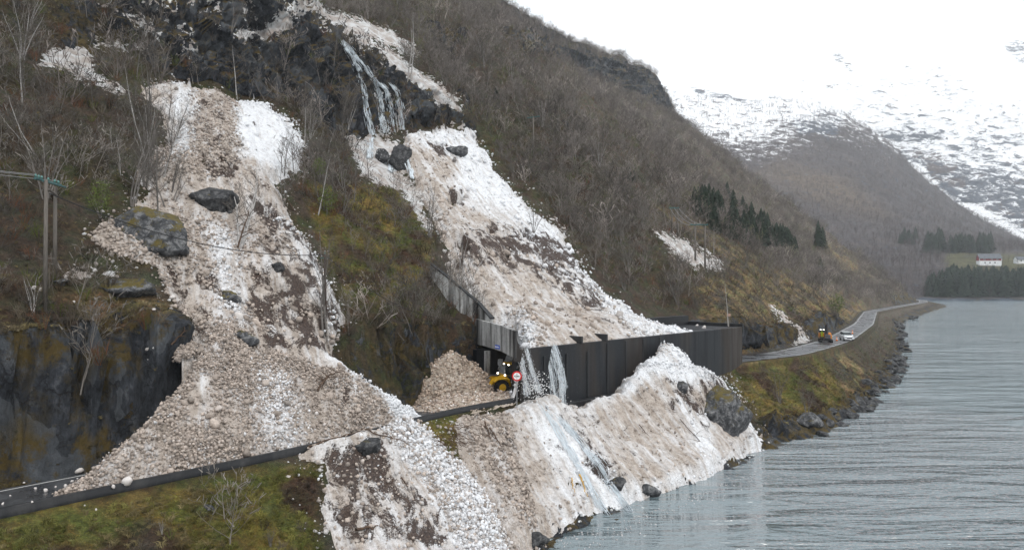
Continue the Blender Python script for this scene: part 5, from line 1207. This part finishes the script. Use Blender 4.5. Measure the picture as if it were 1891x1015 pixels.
def bare_tree(loc, h, k, label, group=None, rz=None, tilt=(0, 0), name='bare_tree'):
    root = empty(name, loc, 0); root.rotation_euler = (tilt[0], tilt[1], random.uniform(0, 6.28) if rz is None else rz); root.scale = (h / 7.5,) * 3
    pale = random.random() < .22 or 'pale' in label
    for nm, m_ in zip(('trunk', 'branches'), (PT[k % 9] if pale else BT[k % 9][0], BT[k % 9][1])): o = bpy.data.objects.new(nm, m_); COL.objects.link(o); o.parent = root
    nbt[0] += 1
    return tag(root, label, 'tree', group)
# named single trees that stand out
for (ub, vb, vt, k, lb, tl) in [(468, 440, 225, 3, 'tall crooked bare tree rising out of the snow chute right of the mossy boulder', (0, .38)), (437, 180, 75, 1, 'slim forked bare tree at the foot of the cliff above the snow chute', (0, .05)),
    (760, 150, 8, 0, 'tall pale birch standing right of the waterfall top', (0, 0)), (752, 150, 40, 4, 'second thin pale birch leaning beside the tall birch by the waterfall', (0, -.06)),
    (795, 440, 330, 8, 'bare multi-stemmed tree on the bank above the wing wall', (0, -.1)), (62, 580, 500, 7, 'low bare bush in front of the left power pole', (0, 0)), (1440, 745, 670, 5, 'large grey bush on the orange bank right of the apron', (0, 0)),
    (1490, 765, 700, 7, 'spreading bare bush with greenish twigs near the blue-grey boulder', (0, .1)), (1345, 600, 510, 1, 'thin pale tree trunk behind the marker post', (0, 0)), (600, 620, 380, 2, 'mossy forked tree beside the single brown pole', (0, .05)),
    (1060, 200, 160, 2, 'bare tree on the small ledge above the wood', (0, 0)), (985, 430, 360, 5, 'small bush growing through the white snow strip', (0, 0)), (300, 330, 170, 4, 'dark thin tree at the left edge of the upper snow chute', (0, .08)),
    (40, 190, 60, 0, 'pale dead trunk on the upper left slope', (0, -.1)), (170, 600, 560, 7, 'small bare shrub on the cliff edge over the road', (0, 0)), (500, 1008, 965, 7, 'low tangle of dark bare twigs in the moss at the bottom edge', (0, .2)), (425, 950, 915, 5, 'small bare shrub on the mossy bank below the parapet', (0, 0)), (300, 985, 955, 7, 'tiny bare shrub low on the left mossy bank', (0, 0)), (700, 205, 120, 6, 'small bare tree clinging to the wet cliff', (0, 0))]:
    h_ = hit(ub, vb)[0]
    if ub == 468: h_ = hit(440, 452)[0]
    if h_ is not None: bare_tree(h_, (vb - vt) * h_.y / F, k, lb, None, None, tl)
# scattered wood
TU, TV = pix(G); ar = np.linalg.norm(np.cross(np.gradient(G, axis=0), np.gradient(G, axis=1)), axis=-1)
nosnow = psdm(TU, TV, SNOW_A + SNOW_AL + SNOW_B + SNOW_C + SNOW_MISC)
road_ok = (GN > 9.5) | ((GN < -3) & (G[..., 2] > 2.2))
vis = (TU > -350) & (TU < 2200) & (TV > -420) & (TV < 1250)
def clear(soft=5): return ss(0, soft, -nosnow)
rkv = ss(.6, -.4, rockd / 1.2)
dens = ar * road_ok * vis * clear(8) * (.12 + .88 * rkv)
patch = .35 + .65 * ss(-.3, .15, fbm(G, 22, 3, seed=91))
lowgrass = 1 - .93 * np.clip(gra * .95 + mos * .85, 0, 1)
belowroad = np.where(GN < 0, np.where(S[:, None] > 95, .45, .03), 1.0)
D0 = dens * patch * lowgrass * belowroad
Dn = D0 * (np.hypot(G[..., 0], G[..., 1]) < 190)
def pick(Dw, n, mind, seed):
    rg = np.random.default_rng(seed); w_ = Dw.ravel() / Dw.sum(); i = rg.choice(w_.size, n * 3, replace=True, p=w_); P = G.reshape(-1, 3)[i]; out, grid = [], {}
    for a, p in zip(i, P):
        md = mind * (1 + p[1] / 400); c = (int(p[0] // md), int(p[1] // md), int(p[2] // md))
        if any((c[0] + x, c[1] + y, c[2] + z) in grid and np.linalg.norm(np.array(grid[(c[0] + x, c[1] + y, c[2] + z)]) - p) < md for x in (-1, 0, 1) for y in (-1, 0, 1) for z in (-1, 0, 1)): continue
        grid[c] = p; out.append(a)
        if len(out) >= n: break
    return np.array(out)
for k in range(34):
    if k < 18: ub, vb = random.uniform(240, 335), random.uniform(190, 400)
    else: ub, vb = random.uniform(520, 660), random.uniform(210, 400)
    h_ = hit(ub, vb)[0]
    if h_ is None: continue
    if k < 18: bare_tree(h_ - Vector((0, 0, .2)), random.uniform(4.5, 8.5), random.randrange(9), 'leafless dark tree standing along the left edge of the upper snow chute', 'bare trees at the left edge of the chute', None, (random.gauss(0, .12), random.gauss(0, .12)))
    else: bare_tree(h_ - Vector((0, 0, .2)), random.uniform(5, 9.5), random.randrange(9), 'leafless tree in the thicket between the upper snow chute and the waterfall', 'bare trees below the black cliff', None, (random.gauss(0, .12), random.gauss(0, .12)))
idx = pick(Dn, 245, 2.6, 3)
for a in idx:
    p = G.reshape(-1, 3)[a]; uu, vv = TU.ravel()[a], TV.ravel()[a]; h = random.uniform(3.2, 7.2) * (1.15 if uu > 850 else 1)
    if uu < 330: lb, g_ = 'leafless grey tree in the tangled wood left of the snow chute', 'bare trees on the left slope'
    elif uu < 850: lb, g_ = 'leafless grey tree on the mossy slope between the avalanche chutes', 'bare trees between the chutes'
    else: lb, g_ = 'leafless grey tree in the near wood right of the white snow', 'bare trees right of the snow'
    bare_tree(Vector(p), h, random.randrange(9), lb, g_, None, (random.gauss(0, .12), random.gauss(0, .12)))
def merged(name, protos, P, H, mat, label, cat, seed, tilt=.08, kind='stuff', parent=None, attrs=None):
    rg = np.random.default_rng(seed); Vs, Fs, Cs, o_ = [], [], [], 0
    which = rg.integers(0, len(protos), len(P))
    for k, (V, Fq) in enumerate(protos):
        m = which == k; n = m.sum()
        if n == 0: continue
        a = rg.uniform(0, 6.28, n); c_, s_ = np.cos(a), np.sin(a); sc = H[m]
        X = V[None, :, 0] * c_[:, None] - V[None, :, 1] * s_[:, None]; Y = V[None, :, 0] * s_[:, None] + V[None, :, 1] * c_[:, None]; Z = np.broadcast_to(V[None, :, 2], X.shape)
        tx, ty = rg.normal(0, tilt, (2, n)); X = X + Z * tx[:, None]; Y = Y + Z * ty[:, None]
        W = np.stack([X, Y, Z], -1) * sc[:, None, None] + P[m][:, None, :]
        Vs.append(W.reshape(-1, 3)); Fs.append((Fq[None] + (np.arange(n) * len(V))[:, None, None]).reshape(-1, Fq.shape[1]) + o_); o_ += n * len(V)
        if attrs is not None: Cs.append(np.repeat(attrs[m], len(V), 0))
    me = npmesh(name, np.concatenate(Vs), np.concatenate(Fs))
    if attrs is not None: attr(me, 'col', np.concatenate(Cs))
    return tag(link(name, me, mat), label, cat, kind=kind)
def twig_mat(name, gain=1.0):
    b = NB(name); c = b.mix(1, b.attr('col', 'Color'), b.ramp(b.noise(b.pos(), .5, 4, .7), [(.3, .6 * gain), (.7, 1.4 * gain)]), 'MULTIPLY'); b.base(c); b.rough(.9); b.bsdf.inputs['Specular IOR Level'].default_value = .1; return b.m
M_TWC = twig_mat('twigs_coloured')
# unit-height far trees, slender
FT = []
for k in range(7):
    tr, br = branch_paths(1.0, 300 + k, (1, 1, 2, 3, 1, 2, 1)[k], 9, 2, .12, .42, 1); br = [(p if len(p) < 4 else p[[0, 2, 5]], r if len(p) < 4 else r[[0, 2, 5]]) for p, r in br]
    tr = [(p[[0, 3, 6, 9]], r[[0, 3, 6, 9]] * 1.1) for p, r in tr]; FT.append(tubes([(p, np.maximum(r * 1.5, .003)) for p, r in tr + br], 3))
farw = D0 * ss(60, 150, np.hypot(G[..., 0], G[..., 1])) * (1 + 1.5 * ss(-15, 0, GN - 165)) * ((GN > 9.5))
ii = RNG.choice(farw.size, 15000, p=(farw / farw.sum()).ravel()); Pf = G.reshape(-1, 3)[ii] + RNG.normal(0, .3, (len(ii), 3)) * np.array([1, 1, 0]) - np.array([0, 0, .2])
Hf = RNG.uniform(4.5, 9.5, len(ii)) * np.where(GN.ravel()[ii] > 160, .8, 1)
cf = np.array([.142, .124, .112])[None] * RNG.uniform(.6, 1.7, (len(ii), 1)) * np.where(RNG.random((len(ii), 1)) < .12, 1.8, 1) + np.array([.02, .03, -.02])[None] * (RNG.random((len(ii), 1)) < .06)
merged('far_woodland', FT, Pf, Hf, M_TWC, 'dense grey-brown leafless wood covering the long slope to the ridge', 'woodland', 5, .12, attrs=np.clip(cf, .01, .6))
MT = []
for k in range(8):
    tr, br = branch_paths(1.0, 400 + k, (1, 2, 3, 1, 4, 2, 1, 5)[k], 14, 3, .13, .42, 1); MT.append(tubes([(p, np.maximum(r * 1.25, .0012)) for p, r in tr + br], 3))
nw = Dn * ((GN > 9) | (GN < -3)); ii = RNG.choice(nw.size, 1500, p=(nw / nw.sum()).ravel()); cn2 = np.array([.15, .135, .12])[None] * RNG.uniform(.5, 1.7, (len(ii), 1))
merged('near_woodland', MT, G.reshape(-1, 3)[ii] - np.array([0, 0, .2]), RNG.uniform(2.2, 6.5, len(ii)), M_TWC, 'tangled leafless saplings and thin trees filling the near wood', 'woodland', 15, .16, attrs=cn2)
# undergrowth: knee to head high thickets
SHB = []
for k in range(6):
    r_ = random.Random(700 + k); ps = []
    for j in range(11):
        a = r_.uniform(0, 6.28); L_ = r_.uniform(.5, 1); q0 = Vector((math.cos(a) * .1, math.sin(a) * .1, -.05)); q1 = q0 + Vector((math.cos(a) * .22, math.sin(a) * .22, .5)) * L_ + Vector((r_.gauss(0, .05), r_.gauss(0, .05), 0)); q2 = q1 + Vector((math.cos(a + .5) * .2, math.sin(a + .5) * .2, .45)) * L_
        ps.append((np.array([q0, q1, q2]), np.array([.013, .009, .003])));
        for c in range(2):
            q3 = q1 + Vector((r_.gauss(0, .2), r_.gauss(0, .2), r_.uniform(.1, .35))); ps.append((np.array([q1, q3]), np.array([.007, .002])))
    SHB.append(tubes(ps, 3))
wsh = dens * (.3 + .7 * patch) * (1 - .6 * gra) * np.where(GN < 0, 1.1, 1) * (1 + 1.6 * rockm) * (np.hypot(G[..., 0], G[..., 1]) < 260) / (1 + (G[..., 1] / 140) ** 2)
ii = RNG.choice(wsh.size, 9500, p=(wsh / wsh.sum()).ravel()); Ps = G.reshape(-1, 3)[ii]
cs = np.array([.092, .075, .056])[None] * RNG.uniform(.4, 1.8, (len(ii), 1)); cs[RNG.random(len(ii)) < .16] = [.15, .075, .045]; gg = RNG.random(len(ii)) < .12; cs[gg] = [.10, .12, .03]
merged('undergrowth', SHB, Ps, RNG.uniform(.6, 2.1, len(ii)) * (1 - .5 * (GN.ravel()[ii] < 0)), M_TWC, 'brown twiggy undergrowth spread over the near slopes', 'undergrowth', 6, .15, attrs=cs)
# grass and heather tufts
GT = []
for k in range(5):
    r_ = random.Random(900 + k); ps = []
    for j in range(16):
        a = r_.uniform(0, 6.28); L_ = r_.uniform(.5, 1.1); q0 = np.array([r_.gauss(0, .12), r_.gauss(0, .12), -.03]); ps.append((np.array([q0, q0 + np.array([math.cos(a) * .15, math.sin(a) * .15, .35]) * L_, q0 + np.array([math.cos(a) * .45, math.sin(a) * .45, .42]) * L_]), np.array([.02, .016, .003])))
    GT.append(tubes(ps, 3))
wg = ar * vis * clear(4) * (((GN > 7) | (GN < -1.2)) & (G[..., 2] > 1.0)) * (.15 + .85 * rkv) * (.3 + gra * 1.5 + mos * 1.5) / (1 + (np.abs(G[..., 1]) / 75) ** 2.2)
ii = RNG.choice(wg.size, 42000, p=(wg / wg.sum()).ravel()); cg = GC.reshape(-1, 3)[ii] * RNG.uniform(.8, 2.3, (len(ii), 1)); tn = fbm(G.reshape(-1, 3)[ii], 2.5, 3, seed=88) + RNG.normal(0, .2, len(ii)) > .12; cg[tn] = np.array([.22, .18, .09]) * RNG.uniform(.6, 1.2, (tn.sum(), 1))
merged('grass', GT, G.reshape(-1, 3)[ii], RNG.uniform(.25, .8, len(ii)) * (.6 + .8 * RNG.random(len(ii)) ** 3), M_TWC, 'tufts of yellow and brown grass over the banks', 'grass', 7, .2, attrs=np.clip(cg, .01, .5))
# second hill: fine far forest
FT2 = []
for k in range(4):
    r_ = random.Random(40 + k); ps = [(np.array([[0, 0, -.05], [r_.gauss(0, .03), r_.gauss(0, .03), 1]]), np.array([.02, .006]))]
    for j in range(7): a = r_.uniform(0, 6.28); z = r_.uniform(.2, .85); ps.append((np.array([[0, 0, z], [math.cos(a) * .3, math.sin(a) * .3, z + .28]]), np.array([.014, .004])))
    FT2.append(tubes(ps, 3))
hu, hv = pix(HP); har = np.linalg.norm(np.cross(np.gradient(HP, axis=0), np.gradient(HP, axis=1)), axis=-1)
field = ss(-4, 4, psd(hu, hv, [(1755, 462), (1810, 466), (1910, 468), (2100, 470), (2100, 505), (1760, 505), (1740, 480)])) * (HP[..., 1] < 1000)
hw = har * (hu > 1180) * (hu < 2080) * (HP[..., 1] > 655) * (HP[..., 1] < 1700) * (1 - .97 * field) / (HP[..., 1] / 800) ** 1.0
ii = RNG.choice(hw.size, 15000, p=(hw / hw.sum()).ravel()); sn_ = HSN.ravel()[ii]; keep = RNG.random(len(ii)) > .55 * (sn_ > .2); ii = ii[keep]; Ph = HP.reshape(-1, 3)[ii] + RNG.normal(0, 4, (len(ii), 3)) * np.array([1, 1, 0])
ch = np.array([.098, .082, .08])[None] * RNG.uniform(.6, 1.5, (len(ii), 1))
merged('distant_woodland', FT2, Ph, RNG.uniform(6, 11, len(ii)), M_TWC, 'distant brown leafless wood covering the second hill', 'woodland', 8, .06, attrs=ch)
# spruces
def spruce_mesh(seed):
    r_ = np.random.default_rng(seed); V, Fc, o_ = [], [], 0
    n = 30
    for k in range(n):
        t = k / n; z = .12 + .86 * t; R0 = .19 * (1 - t) ** .8 + .012; m = int(11 - 5 * t)
        for j in range(m):
            a = j * 2 * math.pi / m + r_.uniform(-.35, .35) + k * .7; L_ = R0 * r_.uniform(.65, 1.15); dr = -.035 - .25 * L_
            d = np.array([math.cos(a), math.sin(a)]); pz = np.array([-d[1], d[0]]); w_ = L_ * .36
            for q in range(3):
                f0, f1 = q / 3 * .9, min(1, (q + 1.5) / 3); zz = z + r_.normal(0, .006)
                b0 = [*(d * L_ * f0 + pz * w_ * .7), zz + dr * f0 + .004]; b1 = [*(d * L_ * f0 - pz * w_ * .7), zz + dr * f0 + .004]; tip = [*(d * L_ * f1 + pz * r_.normal(0, .2) * w_), zz + dr * f1 - .012]; mid_ = [*(d * L_ * (f0 + f1) / 2), zz + dr * (f0 + f1) / 2 - .022]
                V += [b0, b1, tip, mid_]; Fc += [[o_, o_ + 1, o_ + 2], [o_, o_ + 3, o_ + 2], [o_ + 1, o_ + 2, o_ + 3]]; o_ += 4
    return npmesh('crown', np.array(V), np.array(Fc))
SPM = [spruce_mesh(k) for k in range(4)]
for m_ in SPM: m_.materials.append(M_SPR)
tm = npmesh('trunk', *tubes([(np.array([[0, 0, -.02], [0, 0, .5], [0, 0, .97]]), np.array([.013, .009, .002]))], 6)); tm.materials.append(M_BARK)
rs = random.Random(21)
def spruce(loc, h, label, group=None):
    root = empty('spruce_tree', loc, rs.uniform(0, 6.28)); wd = rs.uniform(1.15, 1.6); root.scale = (h * wd, h * wd, h)
    for nm, m_ in (('trunk', tm), ('crown', rs.choice(SPM))): o = bpy.data.objects.new(nm, m_); COL.objects.link(o); o.parent = root
    tag(root, label, 'spruce tree', group)
def surf(u_, v_):
    """ground or far land along a line of sight, ignoring trees"""
    d_ = (at(u_, v_, 100) - cam.location).normalized(); hs_ = [x for x in (b_.ray_cast(cam.location, d_)[0] for b_ in (BV_G, BV_H)) if x is not None]
    return min(hs_, key=lambda p: p.y) if hs_ else None
BV_H = BVHTree.FromObject(hill, bpy.context.evaluated_depsgraph_get())
for k in range(96):
    q = rs.random(); u_ = 1276 + 194 * q; vt = np.interp(u_, [1276, 1350, 1400, 1470], [338, 332, 375, 428]); vl = np.interp(u_, [1276, 1320, 1370, 1420, 1470], [384, 436, 455, 462, 484]); hp_ = rs.uniform(34, 56)
    vb = vt + hp_ + rs.random() ** 1.2 * max(0, vl - vt - hp_); p = surf(u_, vb)
    if p is not None: spruce(p, hp_ * p.y / F, 'dark green spruce in the stand on the middle slope', 'spruces on the middle slope')
for (u_, vb, hp_, lb) in [(1511, 456, 52, 'lone spruce right of the middle spruce stand'), (1519, 460, 44, 'shorter spruce touching the lone spruce on its right'), (1163, 334, 27, 'small dark spruce alone in the bare wood'), (1171, 337, 24, 'smaller dark spruce paired with the one on its left'), (916, 186, 30, 'single dark spruce high beside the bare birches'), (1515, 498, 24, 'small spruce low on the slope below the lone spruce')]:
    p = surf(u_, vb)
    if p is not None: spruce(p, hp_ * p.y / F, lb)
for (u0, u1, v0, v1, h0, h1, n, lb, g_) in [(1660, 1692, 442, 452, 20, 30, 7, 'distant spruce left of the upper far stand', 'small cluster of distant spruces'), (1712, 1742, 455, 470, 30, 46, 12, 'distant dark spruce in the upper stand above the meadow', 'spruces above the meadow'),
   (1755, 1800, 462, 468, 24, 36, 14, 'distant dark spruce in the upper stand above the meadow', 'spruces above the meadow'), (1806, 1832, 462, 468, 24, 40, 9, 'dark spruce directly behind the red barn', 'spruces behind the barn'),
   (1716, 1900, 545, 549, 32, 66, 46, 'tall spruce in the front row at the far shore', 'spruces along the far shore'), (1712, 1900, 528, 545, 38, 52, 60, 'spruce standing behind the front row at the far shore', 'inner spruces at the far shore')]:
    for k in range(n):
        u_ = u0 + (u1 - u0) * (k + rs.random()) / n; vb = rs.uniform(v0, v1); p = surf(u_, vb); hp_ = rs.uniform(h0, h1)
        if 1795 < u_ < 1865 and v0 > 500: hp_ = min(hp_, vb - 487)
        elif v0 > 500 and u_ < 1745: hp_ *= .8
        if p is not None: spruce(p, hp_ * p.y / F, lb, g_)
# a few budding green bushes
for k, (u_, v_, hp_, lb) in enumerate([(185, 400, 70, 'yellow-green bush above the left end of the snow chute'), (604, 400, 60, 'green mossy bush at the right edge of the left chute'), (1546, 585, 44, 'olive green bush beside the bend of the far road'), (590, 330, 40, 'green bush on the slope below the waterfall')]):
    p = hit(u_, v_)[0]
    if p is None: continue
    H_ = hp_ * p.y / F; e_ = bare_tree(p, H_, 5 + k % 3, lb); n_ = 900; rg = np.random.default_rng(k); c0 = rg.normal(0, 1, (n_, 3)); c0 = c0 / np.linalg.norm(c0, axis=1)[:, None] * rg.random((n_, 1)) ** .4 * np.array([2.3, 2.3, 3.2]) + np.array([0, 0, 4.3]); c0 += .7 * np.stack([fbm(c0 + j * 9, 1.5, 2) for j in range(3)], -1)
    T_ = rg.normal(0, .13, (n_, 3, 3)) + c0[:, None]; o = link('leaves', npmesh('leaves', T_.reshape(-1, 3), np.arange(n_ * 3).reshape(-1, 3)), M_GREEN, e_)
# fallen branches, logs and roots on the snow
M_LOG = simple('broken_wood', (.085, .055, .038), .9, .5, 3); M_YLOG = simple('peeled_yellow_wood', (.5, .30, .08), .7, .25, 3)
def fallen(u0, v0, u1, v1, r, label, tw=4, mat=None, lift=.15, seed=0, arch=0):
    a, b_ = hit(u0, v0)[0], hit(u1, v1)[0]
    if a is None or b_ is None: return
    r_ = random.Random(seed + u0); n = 9; main = []
    for k in range(n): t = k / (n - 1); q = a.lerp(b_, t) + Vector((r_.gauss(0, .05), -lift, lift + arch * math.sin(t * 3.14) + r_.gauss(0, .05))); main.append(q)
    o_ = main[0].copy(); L_ = (b_ - a).length; ps = [(np.array([q - o_ for q in main]), np.linspace(r, r * .35, n))]
    for j in range(tw):
        k = r_.randrange(2, n - 1); q = main[k]; d = Vector((r_.gauss(0, 1), -.3, r_.gauss(.4, .8))).normalized(); l2 = L_ * r_.uniform(.2, .45); q1 = q + d * l2 * .5; q2 = q1 + (d + Vector((r_.gauss(0, .5), 0, r_.gauss(0, .5)))).normalized() * l2 * .5
        ps.append((np.array([q - o_, q1 - o_, q2 - o_]), np.array([r * .45, r * .3, r * .1])))
    V, Fq = tubes(ps, 6); o = link('fallen_branch', npmesh('fallen_branch', V, Fq), mat or M_LOG, smooth=True); o.location = o_; tag(o, label, 'branch')
fallen(588, 722, 632, 690, .09, 'gnarled dark root sticking up from the snow cone above the road', 9, arch=.5)
fallen(1070, 878, 1084, 918, .09, 'peeled yellow log lying in the snow apron', 1, M_YLOG)
fallen(1054, 885, 1062, 912, .06, 'short yellowish stick left of the peeled yellow log', 0, M_YLOG)
fallen(570, 828, 678, 793, .10, 'long straight dark pole lying along the road edge on snow', 0)
fallen(668, 795, 760, 820, .06, 'thin brown branch lying below the road edge on white snow', 3)
fallen(658, 980, 700, 972, .11, 'thick short log at the bottom of the littered snow', 0)
fallen(742, 884, 754, 902, .06, 'small dark stick in the grey snow below the road', 0)
fallen(896, 782, 905, 812, .10, 'dark broken stump at the top left of the apron', 5)
fallen(905, 790, 932, 838, .06, 'thin dark branch trailing down the left of the apron', 3)
fallen(1255, 775, 1330, 860, .05, 'long bent twig running down the apron beside the slate boulder', 4)
fallen(1180, 786, 1198, 808, .06, 'small dark branch in the middle of the apron', 3)
fallen(320, 640, 345, 612, .08, 'dark snapped branch at the gap above the snow cone', 4)
fallen(440, 460, 462, 390, .09, 'leaning dark snag in the middle of the left chute', 3)
fallen(178, 460, 206, 496, .07, 'pale thin pole leaning on the left edge of the chute', 0, M_WOOD)
fallen(222, 475, 250, 500, .06, 'short pale pole lying near the mossy boulder', 0, M_WOOD)
fallen(1130, 432, 1165, 428, .10, 'dark root lying on the right strip of white snow', 5) if False else fallen(998, 432, 1020, 428, .09, 'dark root lying on the white snow right of the slab', 5)
fallen(545, 395, 520, 350, .07, 'small bare snag at the right edge of the left chute', 4)
for k in range(26):
    u0 = 800 + rs.uniform(-5, 50); v0 = 800 + rs.uniform(-12, 30); fallen(u0, v0, u0 + rs.uniform(12, 45), v0 + rs.uniform(-14, 22), .035, 'thin dark branch in the brush pile below the parapet', 3, lift=rs.uniform(.05, .5), seed=k)
    COL.objects[-1]['group'] = 'branches of the brush pile'
# drifting slush near the apron
n_ = 300; uu = RNG.uniform(1030, 1400, n_); vb = np.interp(uu, [1030, 1160, 1290, 1400], [992, 956, 905, 868]) + RNG.exponential(16, n_) + 2; Yp = CAMZ * F / (vb - CY)
Cp = np.stack([(uu - CX) / F * Yp, Yp, 0 * Yp + .01], -1)
rubble('floating_slush', Cp, None, RNG.uniform(.02, .09, n_), np.array([.5, .48, .48])[None] * RNG.uniform(.6, 1.1, (n_, 1)), 'small white slush lumps floating beside the snow apron')
# ------------------------------------------------------------------ haze
HAZE = True
if HAZE:
    bm = bmesh.new(); bx(bm, (800, 985, 400), (4400, 3430, 830)); me = bpy.data.meshes.new('haze'); bm.to_mesh(me); bm.free()
    hm = bpy.data.materials.new('haze'); hm.use_nodes = True; t_ = hm.node_tree; t_.nodes.clear(); o_ = t_.nodes.new('ShaderNodeOutputMaterial'); vv_ = t_.nodes.new('ShaderNodeVolumePrincipled')
    vv_.inputs['Color'].default_value = (.95, .975, 1, 1); vv_.inputs['Density'].default_value = .00016; vv_.inputs['Anisotropy'].default_value = .5; t_.links.new(vv_.outputs[0], o_.inputs['Volume'])
    tag(link('haze', me, hm), 'thin pale haze over the fjord', 'haze', kind='stuff')
